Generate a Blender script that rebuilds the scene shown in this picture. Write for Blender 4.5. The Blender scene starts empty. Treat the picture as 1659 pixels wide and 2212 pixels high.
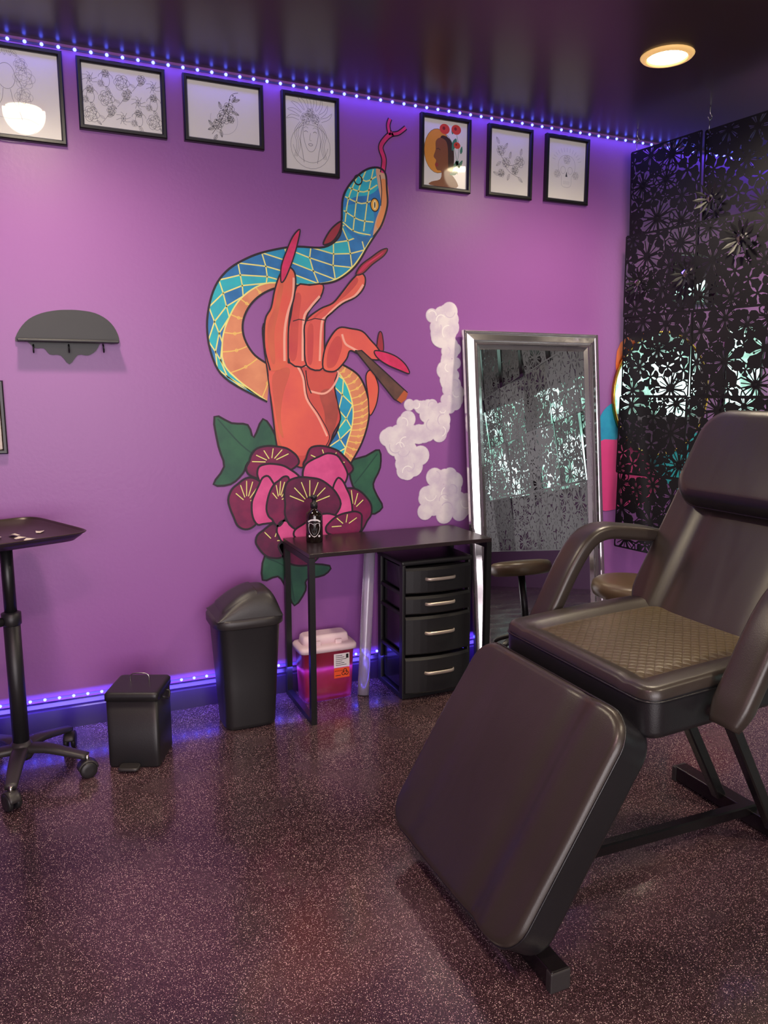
import bpy, bmesh, math, random
from mathutils import Vector, Matrix, Euler
from mathutils.geometry import tessellate_polygon
random.seed(7)
sc=bpy.context.scene
col=sc.collection
try:
    sc.view_settings.view_transform='Standard'
except Exception: pass
R=math.radians
# ---------------------------------------------------------------- camera
CY,CZ=-3.28,1.39; FPX=1640.0; TILT=R(9.1); HEAD=R(66.4)
cam=bpy.data.objects.new('camera',bpy.data.cameras.new('camera')); col.objects.link(cam)
cam.location=(0,CY,CZ); cam.rotation_euler=(R(90)-TILT,0,HEAD-R(90))
cam.data.sensor_fit='VERTICAL'; cam.data.sensor_height=36; cam.data.lens=36*FPX/2212
cam.data.clip_start=0.05
sc.camera=cam
def ray(px,py):
    a=px-829.5;b=py-1106;c=math.cos(TILT);s=math.sin(TILT);ch=math.cos(HEAD);sh=math.sin(HEAD)
    up=-(b*c+FPX*s);fw=FPX*c-b*s
    return Vector((fw*ch+a*sh,fw*sh-a*ch,up))
def wp(px,py,yp=0.0):
    """survey point of the photograph -> (x,z) metres on the painted wall"""
    r=ray(px,py);t=(yp-CY)/r.y
    return (r.x*t,CZ+r.z*t)
# ---------------------------------------------------------------- materials
def lin(v):
    v=v/255.0
    return v/12.92 if v<=0.04045 else ((v+0.055)/1.055)**2.4
def rgb(c): return (lin(c[0]),lin(c[1]),lin(c[2]),1)
MC={}
def mat(name,c=(128,128,128),rough=.5,metal=0,coat=0,emit=None,es=0,var=.12,vs=8,bump=0,bs=200,trans=0,alpha=1,spec=None,coatr=.05,c2=None):
    if name in MC: return MC[name]
    m=bpy.data.materials.new(name); m.use_nodes=True; MC[name]=m
    nt=m.node_tree; b=nt.nodes['Principled BSDF']
    b.inputs['Roughness'].default_value=rough; b.inputs['Metallic'].default_value=metal
    b.inputs['Coat Weight'].default_value=coat; b.inputs['Coat Roughness'].default_value=coatr
    if spec is not None: b.inputs['Specular IOR Level'].default_value=spec
    b.inputs['Transmission Weight'].default_value=trans; b.inputs['Alpha'].default_value=alpha
    col4=rgb(c); b.inputs['Base Color'].default_value=col4
    tc=nt.nodes.new('ShaderNodeTexCoord')
    if var>0:
        n=nt.nodes.new('ShaderNodeTexNoise'); n.inputs['Scale'].default_value=vs; n.inputs['Detail'].default_value=4
        nt.links.new(tc.outputs['Object'],n.inputs['Vector'])
        mx=nt.nodes.new('ShaderNodeMix'); mx.data_type='RGBA'
        if c2:
            mr=nt.nodes.new('ShaderNodeMapRange'); mr.inputs[1].default_value=.38; mr.inputs[2].default_value=.62
            nt.links.new(n.outputs[0],mr.inputs[0]); nt.links.new(mr.outputs[0],mx.inputs[0])
            mx.inputs[6].default_value=col4; mx.inputs[7].default_value=rgb(c2)
        else:
            mx.inputs[6].default_value=tuple(x*(1-var) for x in col4[:3])+(1,)
            mx.inputs[7].default_value=tuple(min(1,x*(1+var)) for x in col4[:3])+(1,)
            nt.links.new(n.outputs[0],mx.inputs[0])
        nt.links.new(mx.outputs[2],b.inputs['Base Color'])
    if bump>0:
        n2=nt.nodes.new('ShaderNodeTexNoise'); n2.inputs['Scale'].default_value=bs; n2.inputs['Detail'].default_value=3
        nt.links.new(tc.outputs['Object'],n2.inputs['Vector'])
        bp=nt.nodes.new('ShaderNodeBump'); bp.inputs['Strength'].default_value=bump; bp.inputs['Distance'].default_value=.004
        nt.links.new(n2.outputs[0],bp.inputs['Height']); nt.links.new(bp.outputs[0],b.inputs['Normal'])
    if emit is not None:
        b.inputs['Emission Color'].default_value=emit+(1,); b.inputs['Emission Strength'].default_value=es
    return m
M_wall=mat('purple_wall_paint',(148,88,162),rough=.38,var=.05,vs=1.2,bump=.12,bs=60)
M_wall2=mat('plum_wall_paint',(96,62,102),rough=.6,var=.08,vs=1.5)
M_ceil=mat('gloss_black_ceiling',(64,50,42),rough=.3,var=.1,vs=1.5)
M_base=mat('dark_baseboard_paint',(44,30,52),rough=.3)
M_black=mat('black_powder_coat',(20,19,22),rough=.38,var=.1)
M_plast=mat('black_plastic',(30,29,32),rough=.42,var=.08,bump=.1,bs=400)
M_plast2=mat('charcoal_plastic_lid',(46,43,44),rough=.42,var=.08,bump=.1,bs=300)
M_frame=mat('black_frame_wood',(24,20,24),rough=.35)
M_mir=mat('mirror_silver',(228,230,232),rough=.006,metal=1,var=0)
M_chrome=mat('bevelled_silver_mirror_frame',(244,240,244),rough=.12,metal=.95,var=.04)
M_chr=mat('brushed_metal',(190,185,180),rough=.25,metal=1)
M_gold=mat('gold_metal',(215,165,70),rough=.25,metal=1)
M_paper=mat('drawing_paper_under_glass',(232,226,220),rough=.5,coat=1.0,coatr=.02,var=.02)
M_ink=mat('graphite_ink',(104,100,108),rough=.6,coat=.6)
M_inkd=mat('dark_ink',(56,52,62),rough=.6,coat=.6)
M_inkl=mat('pale_graphite',(172,166,170),rough=.6,coat=.6)
M_outl=mat('mural_black_outline',(34,20,36),rough=.5)
M_lens=mat('downlight_lens',(255,240,200),emit=(1,.84,.5),es=40,var=0)
M_trim=mat('downlight_trim',(235,190,115),rough=.4,emit=(1,.6,.22),es=.6)
M_led=mat('blue_led_glow',(60,60,255),emit=(.11,.13,1.0),es=7,var=0)
M_ledc=mat('led_tape',(70,60,130),rough=.5,var=.05)
M_ledc2=mat('led_tape_lit',(110,104,180),rough=.5,var=.05)
M_lat=mat('black_cutout_plastic',(20,20,24),rough=.45,spec=.35)
# leather
def leather(name,c,quilt=False):
    m=bpy.data.materials.new(name); m.use_nodes=True; nt=m.node_tree;b=nt.nodes['Principled BSDF'];N=nt.nodes.new;L=nt.links.new
    b.inputs['Roughness'].default_value=.36; b.inputs['Coat Weight'].default_value=.12; b.inputs['Coat Roughness'].default_value=.25
    tc=N('ShaderNodeTexCoord')
    n=N('ShaderNodeTexNoise');n.inputs['Scale'].default_value=4;n.inputs['Detail'].default_value=5;L(tc.outputs['Object'],n.inputs['Vector'])
    mx=N('ShaderNodeMix');mx.data_type='RGBA';cc=rgb(c);mx.inputs[6].default_value=tuple(v*.75 for v in cc[:3])+(1,);mx.inputs[7].default_value=tuple(v*1.25 for v in cc[:3])+(1,)
    L(n.outputs[0],mx.inputs[0]);cur=mx.outputs[2]
    mp=N('ShaderNodeMapping');mp.inputs['Scale'].default_value=(.7,2.4,1);L(tc.outputs['Object'],mp.inputs[0])
    n1=N('ShaderNodeTexNoise');n1.inputs['Scale'].default_value=3.0;n1.inputs['Detail'].default_value=1.5;n1.inputs['Distortion'].default_value=.5;L(mp.outputs[0],n1.inputs['Vector'])
    b1=N('ShaderNodeBump');b1.inputs['Strength'].default_value=.3;b1.inputs['Distance'].default_value=.016;L(n1.outputs[0],b1.inputs['Height'])
    n2=N('ShaderNodeTexVoronoi');n2.inputs['Scale'].default_value=420;L(tc.outputs['Object'],n2.inputs['Vector'])
    b2=N('ShaderNodeBump');b2.inputs['Strength'].default_value=.15;b2.inputs['Distance'].default_value=.001;L(n2.outputs['Distance'],b2.inputs['Height']);L(b1.outputs[0],b2.inputs['Normal'])
    last=b2
    if quilt:
        m2=N('ShaderNodeMapping');m2.inputs['Rotation'].default_value=(0,0,R(45));L(tc.outputs['Object'],m2.inputs[0])
        sp=N('ShaderNodeSeparateXYZ');L(m2.outputs[0],sp.inputs[0]);ds=[]
        for ax in(0,1):
            a=N('ShaderNodeMath');a.operation='PINGPONG';a.inputs[1].default_value=.011;L(sp.outputs[ax],a.inputs[0])
            d=N('ShaderNodeMath');d.operation='DIVIDE';d.inputs[1].default_value=.011;L(a.outputs[0],d.inputs[0]);ds.append(d)
        mn=N('ShaderNodeMath');mn.operation='MINIMUM';L(ds[0].outputs[0],mn.inputs[0]);L(ds[1].outputs[0],mn.inputs[1])
        pw=N('ShaderNodeMath');pw.operation='POWER';pw.inputs[1].default_value=.5;L(mn.outputs[0],pw.inputs[0])
        bp=N('ShaderNodeBump');bp.inputs['Strength'].default_value=.4;bp.inputs['Distance'].default_value=.003;L(pw.outputs[0],bp.inputs['Height']);L(last.outputs[0],bp.inputs['Normal']);last=bp
        dk=N('ShaderNodeMapRange');dk.inputs[1].default_value=0;dk.inputs[2].default_value=.3;dk.inputs[3].default_value=.72;dk.inputs[4].default_value=1;L(mn.outputs[0],dk.inputs[0])
        ml=N('ShaderNodeMix');ml.data_type='RGBA';ml.blend_type='MULTIPLY';ml.inputs[0].default_value=1;L(cur,ml.inputs[6]);L(dk.outputs[0],ml.inputs[7]);cur=ml.outputs[2]
    L(cur,b.inputs['Base Color']);L(last.outputs[0],b.inputs['Normal'])
    return m
M_lea=leather('dark_brown_leather',(50,43,39))
M_leaq=leather('quilted_brown_leather',(80,67,45),True)
M_leab=leather('black_vinyl_and_shade',(25,24,27))
# glitter floor
def floor_mat():
    m=bpy.data.materials.new('glitter_epoxy_floor'); m.use_nodes=True; nt=m.node_tree; b=nt.nodes['Principled BSDF']
    N=nt.nodes.new; L=nt.links.new
    tc=N('ShaderNodeTexCoord')
    n=N('ShaderNodeTexNoise'); n.inputs['Scale'].default_value=1.5; n.inputs['Detail'].default_value=4; n.inputs['Roughness'].default_value=.52; n.inputs['Distortion'].default_value=.3
    L(tc.outputs['Object'],n.inputs['Vector'])
    r=N('ShaderNodeValToRGB'); r.color_ramp.elements[0].position=.34; r.color_ramp.elements[0].color=rgb((34,23,25)); r.color_ramp.elements[1].position=.70; r.color_ramp.elements[1].color=rgb((68,47,52))
    L(n.outputs[0],r.inputs[0]); cur=r.outputs[0]
    dn=N('ShaderNodeMapRange'); dn.inputs[1].default_value=.35; dn.inputs[2].default_value=.65; dn.inputs[3].default_value=.05; dn.inputs[4].default_value=-.05; L(n.outputs[0],dn.inputs[0])
    for scale,thr,rad,pal in ((640,.70,.46,((92,64,72),(156,122,130))),(420,.85,.38,((235,195,205),(250,228,212))),(240,.945,.28,((250,232,205),(240,225,250))),(90,.955,.2,((255,215,120),(190,220,255)))):
        v=N('ShaderNodeTexVoronoi'); v.inputs['Scale'].default_value=scale; L(tc.outputs['Object'],v.inputs['Vector'])
        lt=N('ShaderNodeMath'); lt.operation='LESS_THAN'; lt.inputs[1].default_value=rad; L(v.outputs['Distance'],lt.inputs[0])
        sp=N('ShaderNodeSeparateColor'); L(v.outputs['Color'],sp.inputs[0])
        ad=N('ShaderNodeMath'); ad.operation='ADD'; ad.inputs[1].default_value=thr
        if scale>300: L(dn.outputs[0],ad.inputs[0])
        gt=N('ShaderNodeMath'); gt.operation='GREATER_THAN'; L(sp.outputs[0],gt.inputs[0]); L(ad.outputs[0],gt.inputs[1])
        mu=N('ShaderNodeMath'); mu.operation='MULTIPLY'; L(lt.outputs[0],mu.inputs[0]); L(gt.outputs[0],mu.inputs[1])
        cm=N('ShaderNodeMix'); cm.data_type='RGBA'; cm.inputs[6].default_value=rgb(pal[0]); cm.inputs[7].default_value=rgb(pal[1]); L(sp.outputs[1],cm.inputs[0])
        mx=N('ShaderNodeMix'); mx.data_type='RGBA'; L(mu.outputs[0],mx.inputs[0]); L(cur,mx.inputs[6]); L(cm.outputs[2],mx.inputs[7]); cur=mx.outputs[2]
    L(cur,b.inputs['Base Color'])
    rn=N('ShaderNodeTexNoise'); rn.inputs['Scale'].default_value=4; rn.inputs['Detail'].default_value=5; L(tc.outputs['Object'],rn.inputs['Vector'])
    mr=N('ShaderNodeMapRange'); mr.inputs[1].default_value=.3; mr.inputs[2].default_value=.7; mr.inputs[3].default_value=.16; mr.inputs[4].default_value=.32; L(rn.outputs[0],mr.inputs[0]); L(mr.outputs[0],b.inputs['Roughness'])
    b.inputs['Coat Weight'].default_value=.4; b.inputs['Coat Roughness'].default_value=.1
    bn=N('ShaderNodeTexNoise'); bn.inputs['Scale'].default_value=40; bn.inputs['Detail'].default_value=5; L(tc.outputs['Object'],bn.inputs['Vector'])
    bp=N('ShaderNodeBump'); bp.inputs['Strength'].default_value=.12; bp.inputs['Distance'].default_value=.004; L(bn.outputs[0],bp.inputs['Height']); L(bp.outputs[0],b.inputs['Normal'])
    return m
M_floor=floor_mat()
# ---------------------------------------------------------------- helpers
def wm(o): return o.matrix_basis.copy()
def par(c,p):
    c.parent=p; c.matrix_parent_inverse=wm(p).inverted(); return c
def empty(name,loc,label,cat,group=None,rz=0):
    o=bpy.data.objects.new(name,None); col.objects.link(o); o.location=loc; o.rotation_euler=(0,0,rz); o.empty_display_size=.1
    tag(o,label,cat,group); return o
def tag(o,label,cat,group=None):
    o['label']=label;o['category']=cat
    if group:o['group']=group
    return o
def mk(name,V,F,mats,mi=None,smooth=False,loc=(0,0,0),rot=(0,0,0),parent=None):
    me=bpy.data.meshes.new(name); me.from_pydata([tuple(v) for v in V],[],F); 
    if not isinstance(mats,(list,tuple)): mats=[mats]
    for m in mats: me.materials.append(m)
    if mi:
        for p,i in zip(me.polygons,mi): p.material_index=i
    if smooth:
        for p in me.polygons: p.use_smooth=True
    me.update()
    o=bpy.data.objects.new(name,me); col.objects.link(o); o.location=loc; o.rotation_euler=rot
    if parent: par(o,parent)
    return o
def fixn(o):
    bm=bmesh.new(); bm.from_mesh(o.data); bmesh.ops.remove_doubles(bm,verts=bm.verts,dist=1e-6); bmesh.ops.recalc_face_normals(bm,faces=bm.faces); bm.to_mesh(o.data); bm.free(); return o
def box(name,c,s,m,bev=.003,parent=None,rot=(0,0,0),seg=2):
    x,y,z=[v/2 for v in s]
    V=[(a*x,b*y,d*z) for a in(-1,1) for b in(-1,1) for d in(-1,1)]
    F=[(0,1,3,2),(4,6,7,5),(0,4,5,1),(2,3,7,6),(0,2,6,4),(1,5,7,3)]
    o=mk(name,V,F,m,loc=c,rot=rot,parent=parent)
    if bev>0:
        b=o.modifiers.new('b','BEVEL'); b.width=bev; b.segments=seg
    return o
def struct(o): o['kind']='structure'; return o
def cat(pts,closed=False,n=6):
    N=len(pts); out=[]
    rng=range(N) if closed else range(N-1)
    for i in rng:
        if closed: p0,p1,p2,p3=[pts[(i+k)%N] for k in(-1,0,1,2)]
        else: p0=pts[max(i-1,0)];p1=pts[i];p2=pts[i+1];p3=pts[min(i+2,N-1)]
        for k in range(n):
            t=k/n
            out.append(tuple(.5*((2*b)+(-a+c)*t+(2*a-5*b+4*c-d)*t*t+(-a+3*b-3*c+d)*t**3) for a,b,c,d in zip(p0,p1,p2,p3)))
    if not closed: out.append(tuple(pts[-1]))
    return out
def cev(pts,s):
    i=min(int(s),len(pts)-2); t=s-i
    p0=pts[max(i-1,0)];p1=pts[i];p2=pts[i+1];p3=pts[min(i+2,len(pts)-1)]
    return tuple(.5*((2*b)+(-a+c)*t+(2*a-5*b+4*c-d)*t*t+(-a+3*b-3*c+d)*t**3) for a,b,c,d in zip(p0,p1,p2,p3))
def sweep(name,pts,ra,rb,m,ref=(0,1,0),n=12,p=2.0,parent=None,scale=None,smooth=True,loc=(0,0,0),rot=(0,0,0)):
    pts=[Vector(q) for q in pts]; V=[];F=[]
    for i,q in enumerate(pts):
        t=(pts[min(i+1,len(pts)-1)]-pts[max(i-1,0)]).normalized()
        s=Vector(ref); s=(s-t*s.dot(t)).normalized(); u=t.cross(s)
        k=scale(i/(len(pts)-1)) if scale else 1
        for j in range(n):
            a=2*math.pi*(j+.5)/n;c,d=math.cos(a),math.sin(a)
            V.append(q+s*(ra*k*math.copysign(abs(c)**(2/p),c))+u*(rb*k*math.copysign(abs(d)**(2/p),d)))
    for i in range(len(pts)-1):
        for j in range(n): F.append((i*n+j,i*n+(j+1)%n,(i+1)*n+(j+1)%n,(i+1)*n+j))
    F.append(tuple(range(n))[::-1]); F.append(tuple(range((len(pts)-1)*n,len(pts)*n)))
    o=mk(name,V,F,m,smooth=smooth,parent=parent,loc=loc,rot=rot); return fixn(o)
def tube(name,a,b,r,m,parent=None,n=16):
    ref=(0,1,0) if abs((Vector(b)-Vector(a)).normalized().y)<.9 else (1,0,0)
    o=sweep(name,[a,b],r,r,m,ref=ref,n=n,parent=parent)
    for p in o.data.polygons:
        if len(p.vertices)>4:p.use_smooth=False
    return o
def ring(cx,cy,z,hx,hy,p=4,n=40):
    o=[]
    for j in range(n):
        a=2*math.pi*j/n;c,d=math.cos(a),math.sin(a)
        o.append((cx+hx*math.copysign(abs(c)**(2/p),c),cy+hy*math.copysign(abs(d)**(2/p),d),z))
    return o
def loft(name,rings,m,smooth=True,parent=None,loc=(0,0,0),rot=(0,0,0),caps=True):
    V=[];F=[];n=len(rings[0])
    for r in rings: V+=r
    for i in range(len(rings)-1):
        for j in range(n): F.append((i*n+j,i*n+(j+1)%n,(i+1)*n+(j+1)%n,(i+1)*n+j))
    if caps: F.append(tuple(range(n))[::-1]); F.append(tuple(range((len(rings)-1)*n,len(rings)*n)))
    o=mk(name,V,F,m,smooth=smooth,parent=parent,loc=loc,rot=rot)
    for p in o.data.polygons:
        if len(p.vertices)>4:p.use_smooth=False
    return fixn(o)
def lathe(name,prof,m,n=32,parent=None,loc=(0,0,0),rot=(0,0,0)):
    return loft(name,[ring(0,0,z,r,r,2,n) for r,z in prof],m,parent=parent,loc=loc,rot=rot)
def rframe(name,w,h,prof,m,parent=None,loc=(0,0,0),rot=(0,0,0)):
    V=[];F=[]
    for d,t in prof:
        x=w/2-d;z=h/2-d
        V+=[(-x,-t,-z),(x,-t,-z),(x,-t,z),(-x,-t,z)]
    for i in range(len(prof)-1):
        for j in range(4): F.append((i*4+j,i*4+(j+1)%4,(i+1)*4+(j+1)%4,(i+1)*4+j))
    return mk(name,V,F,m,parent=parent,loc=loc,rot=rot)
def cushion(name,sx,sy,sz,RR,r,m,loc,rot,parent=None,dz=None,taper=None,dens=22,mfun=None,mats=None):
    hx,hy,hz=sx/2,sy/2,sz/2
    def coords(h,rad,ins,k):
        e=[0,.12*ins,.3*ins,.55*ins,.8*ins,ins]
        left=[-h+v for v in e]
        if rad>ins: left+=[-h+ins+(rad-ins)*q for q in(.33,.66,1)]
        a=left[-1]; mid=[a+(-2*a)*i/k for i in range(1,k)]
        return left+mid+[-v for v in left[::-1]]
    xs=coords(hx,RR,r,dens);ys=coords(hy,RR,r,dens);zs=coords(hz,r,r,2)
    V=[];F=[]
    def grid(A,B,fn):
        o=len(V)
        for a in A:
            for b in B:V.append(fn(a,b))
        for i in range(len(A)-1):
            for j in range(len(B)-1):
                q=o+i*len(B)+j;F.append((q,q+1,q+len(B)+1,q+len(B)))
    for s in(-1,1):
        grid(xs,ys,lambda a,b:(a,b,s*hz)); grid(xs,zs,lambda a,b:(a,s*hy,b)); grid(ys,zs,lambda a,b:(s*hx,a,b))
    out=[]
    for x,y,z in V:
        X,Y,Z=x,y,z
        cx=max(abs(x)-(hx-RR),0);cy=max(abs(y)-(hy-RR),0)
        sxg=math.copysign(1,x);syg=math.copysign(1,y)
        if cx>0 and cy>0:
            l=math.hypot(cx,cy);k=max(cx,cy)/l;cx*=k;cy*=k
            l=math.hypot(cx,cy);e=RR-l;nx,ny=cx/l*sxg,cy/l*syg
            X=sxg*(hx-RR+cx);Y=syg*(hy-RR+cy)
        else:
            ex=hx-abs(x);ey=hy-abs(y)
            if ex<ey:e=ex;nx,ny=sxg,0
            else:e=ey;nx,ny=0,syg
        q=max(r-e,0);zz=max(abs(z)-(hz-r),0)
        if q>0 and zz>0:
            l=math.hypot(q,zz);k=max(q,zz)/l;q2=q*k;zz2=zz*k
            X-=nx*(q-q2);Y-=ny*(q-q2);Z=math.copysign(hz-r+zz2,z)
        if dz and z>0: Z+=dz(X,Y)*min(1,max(0,z/hz))
        if taper: Y*=taper(X)
        out.append((X,Y,Z))
    o=mk(name,out,F,mats or m,smooth=True,loc=loc,rot=rot,parent=parent); fixn(o)
    if mfun:
        for p in o.data.polygons: p.material_index=mfun(p.center)
    return o
class Flat:
    def __init__(s): s.V=[];s.F=[];s.M=[];s.mats=[]
    def mi(s,m):
        if m not in s.mats:s.mats.append(m)
        return s.mats.index(m)
    def fill(s,pts,m,layer=0,smooth=0):
        if smooth: pts=cat(pts,True,smooth)
        o=len(s.V); s.V+=[(p[0],p[1],layer) for p in pts]; k=s.mi(m)
        for t in tessellate_polygon([[Vector((p[0],p[1],0)) for p in pts]]):
            a,b,c=[Vector(pts[i][:2]) for i in t]
            if abs((b-a).cross(c-a))<1e-12: continue
            if (b-a).cross(c-a)<0: t=(t[0],t[2],t[1])
            s.F.append(tuple(o+i for i in t)); s.M.append(k)
    def stroke(s,pts,w,m,layer=1,closed=False,smooth=0,taper=False):
        if smooth: pts=cat(pts,closed,smooth)
        pts=[Vector(p[:2]) for p in pts]; n=len(pts); o=len(s.V); k=s.mi(m)
        for i,p in enumerate(pts):
            a=pts[(i-1)%n] if closed else pts[max(i-1,0)]; b=pts[(i+1)%n] if closed else pts[min(i+1,n-1)]
            t=(b-a); t=t.normalized() if t.length>1e-9 else Vector((1,0)); nn=Vector((-t.y,t.x))
            ww=w/2*(math.sin(math.pi*(.12+.76*i/(n-1))) if taper and n>1 else 1)
            q=p+nn*ww;r_=p-nn*ww; s.V.append((q.x,q.y,layer)); s.V.append((r_.x,r_.y,layer))
        for i in range(n if closed else n-1):
            a=o+2*i;b=o+2*((i+1)%n); s.F.append((a+1,b+1,b,a)); s.M.append(k)
    def shape(s,pts,m,layer=0,ow=.007,smooth=5,om=None):
        s.fill(pts,m,layer,smooth); s.stroke(pts,ow,om or M_outl,layer+.5,True,smooth)
    def build(s,name,fn,parent=None,loc=(0,0,0),rot=(0,0,0)):
        return mk(name,[fn(*v) for v in s.V],s.F,s.mats,s.M,parent=parent,loc=loc,rot=rot)
def circ(cx,cy,r,ry=None,n=24,a0=0,a1=360,rot=0):
    ry=ry or r; o=[]
    for i in range(n if a1-a0>=360 else n+1):
        a=R(a0+(a1-a0)*i/n);x,y=r*math.cos(a),ry*math.sin(a);c,d=math.cos(R(rot)),math.sin(R(rot))
        o.append((cx+x*c-y*d,cy+x*d+y*c))
    return o
# ---------------------------------------------------------------- room shell
X0,X1,Y0,H=-2.6,5.4,-6.6,2.66
def plane(name,V,m): return struct(mk(name,V,[(0,1,2,3)],m))
plane('floor',[(X0,Y0,0),(X1,Y0,0),(X1,0,0),(X0,0,0)],M_floor)
plane('ceiling',[(X0,0,H),(X1,0,H),(X1,Y0,H),(X0,Y0,H)],M_ceil)
plane('wall_back',[(X0,0,0),(X1,0,0),(X1,0,H),(X0,0,H)],M_wall)
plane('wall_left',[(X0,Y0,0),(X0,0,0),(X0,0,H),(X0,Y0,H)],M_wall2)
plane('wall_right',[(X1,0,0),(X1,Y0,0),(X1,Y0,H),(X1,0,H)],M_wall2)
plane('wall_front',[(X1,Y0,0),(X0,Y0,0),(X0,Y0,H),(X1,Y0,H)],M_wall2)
prof=[(0,0),(-.018,0),(-.018,.085),(-.013,.09),(-.015,.1),(-.008,.115),(0,.12)]
V=[];F=[]
for x in(X0,X1):
    V+=[(x,y-.0005,z) for y,z in prof]
k=len(prof)
for i in range(k-1): F.append((i,i+1,k+i+1,k+i))
struct(mk('baseboard_back',V,F,M_base))
def greenery():
    m=bpy.data.materials.new('daylit_window_view'); m.use_nodes=True; nt=m.node_tree; b=nt.nodes['Principled BSDF']
    tc=nt.nodes.new('ShaderNodeTexCoord'); n=nt.nodes.new('ShaderNodeTexNoise'); n.inputs['Scale'].default_value=2.0; n.inputs['Detail'].default_value=7; n.inputs['Roughness'].default_value=.55
    nt.links.new(tc.outputs['Object'],n.inputs['Vector']); r=nt.nodes.new('ShaderNodeValToRGB'); e=r.color_ramp.elements
    e[0].position=.36;e[0].color=(.02,.05,.04,1);e[1].position=.62;e[1].color=(.75,1,.95,1)
    x=e.new(.49);x.color=(.14,.28,.22,1)
    nt.links.new(n.outputs[0],r.inputs[0]); nt.links.new(r.outputs[0],b.inputs['Emission Color']); b.inputs['Emission Strength'].default_value=4
    b.inputs['Base Color'].default_value=(.1,.1,.1,1); return m
M_win=greenery()
M_wf=mat('grey_window_frame',(96,90,98),rough=.4)
wn=0
def window(cx,cy,cz,w,h,rz):
    global wn; wn+=1
    o=struct(rframe('window_%d'%wn,w,h,[(0,0),(0,.04),(.05,.04),(.05,.01)],M_wf,loc=(cx,cy,cz),rot=(0,0,rz)))
    struct(mk('window_pane',[(-w/2+.04,-.012,-h/2+.04),(w/2-.04,-.012,-h/2+.04),(w/2-.04,-.012,h/2-.04),(-w/2+.04,-.012,h/2-.04)],[(0,1,2,3)],M_win,loc=(cx,cy,cz),rot=(0,0,rz),parent=o))
for yy in(-1.15,-2.55,-3.95,-5.35): window(X1,yy,1.75,1.3,1.3,R(-90))
# ---------------------------------------------------------------- recessed downlights
def downlight(x,y,e):
    g=empty('recessed_downlight',(x,y,H),'round recessed downlight glowing warm yellow in the black ceiling','ceiling light','recessed ceiling downlights')
    lathe('trim_ring',[(.074,-.003),(.076,-.012),(.094,-.008),(.100,-.001),(.074,-.001)],M_trim,parent=g,loc=(x,y,H))
    lathe('lens',[(.001,-.007),(.045,-.0085),(.074,-.004),(.074,-.002),(.001,-.002)],M_lens,parent=g,loc=(x,y,H))
    l=bpy.data.lights.new('downlight_lamp','SPOT'); l.energy=e; l.color=(1,.84,.62); l.spot_size=R(160); l.spot_blend=.8; l.shadow_soft_size=.09
    o=bpy.data.objects.new('downlight_lamp',l); col.objects.link(o); o.location=(x,y,H-.03); par(o,g)
for x,y,e in((2.262,-.822,100),(-.02,-.76,90),(-.02,-3.0,105),(2.17,-3.0,115),(-.02,-5.2,80),(4.1,-.92,100)): downlight(x,y,e)
# ---------------------------------------------------------------- LED strips
def led(x0,x1,y,z,step,label,tilt,e,off,tape):
    g=empty('led_light_strip',((x0+x1)/2,y,z),label,'light strip')
    box('tape',((x0+x1)/2,y,z),(x1-x0,.002,.008),tape,bev=0,parent=g)
    n=int((x1-x0)/step); first=None
    for i in range(n):
        if first is None:
            first=lathe('diode',[(.0066,0),(.006,.004),(.004,.0065),(.001,.0075)],M_led,n=12,loc=(x0+step*(i+.5),y-.0015,z),rot=(R(90),0,0)); o=first
        else:
            o=first.copy(); col.objects.link(o); o.location=(x0+step*(i+.5),y-.0015,z)
        par(o,g)
    l=bpy.data.lights.new('led_glow','AREA'); l.shape='RECTANGLE'; l.size=x1-x0; l.size_y=.03; l.energy=e; l.color=(.12,.08,1)
    o=bpy.data.objects.new('led_glow',l); col.objects.link(o); o.location=((x0+x1)/2,y-off,z); o.rotation_euler=(tilt,0,0); par(o,g)
led(-1.1,4.4,-.003,2.645,.0565,'blue LED light strip along the top of the purple wall',R(5),5,.04,M_ledc)
led(-1.0,2.6,-.003,.132,.055,'blue LED light strip on top of the dark baseboard',R(25),16,.06,M_ledc2)
# ---------------------------------------------------------------- pictures
def quad_rect(c,yp=-.01):
    q=[wp(a,b,yp) for a,b in c]
    x0=(q[0][0]+q[3][0])/2;x1=(q[1][0]+q[2][0])/2;z1=(q[0][1]+q[1][1])/2;z0=(q[2][1]+q[3][1])/2
    return x0,x1,z0,z1
def rose(f,x,y,r,m,w,L=1):
    for k,rr in enumerate((1,.74,.5,.28)):
        n=6-k
        for i in range(n):
            a=360*i/n+40*k
            c=circ(x+rr*r*.58*math.cos(R(a)),y+rr*r*.58*math.sin(R(a)),rr*r*.46,n=8,a0=a-115,a1=a+115); f.stroke(c,w,m,L)
def leaf(f,x,y,l,a,m,w,L=1):
    c,s=math.cos(R(a)),math.sin(R(a)); T=lambda u,v:(x+u*c-v*s,y+u*s+v*c)
    f.stroke([T(0,0),T(l*.4,l*.2),T(l,0),T(l*.4,-l*.2)],w,m,L,True,3); f.stroke([T(0,0),T(l,0)],w,m,L)
    for q in(.3,.5,.7): f.stroke([T(l*q,0),T(l*(q+.1),l*.1)],w*.7,m,L); f.stroke([T(l*q,0),T(l*(q+.1),-l*.1)],w*.7,m,L)
W=.0012
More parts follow.
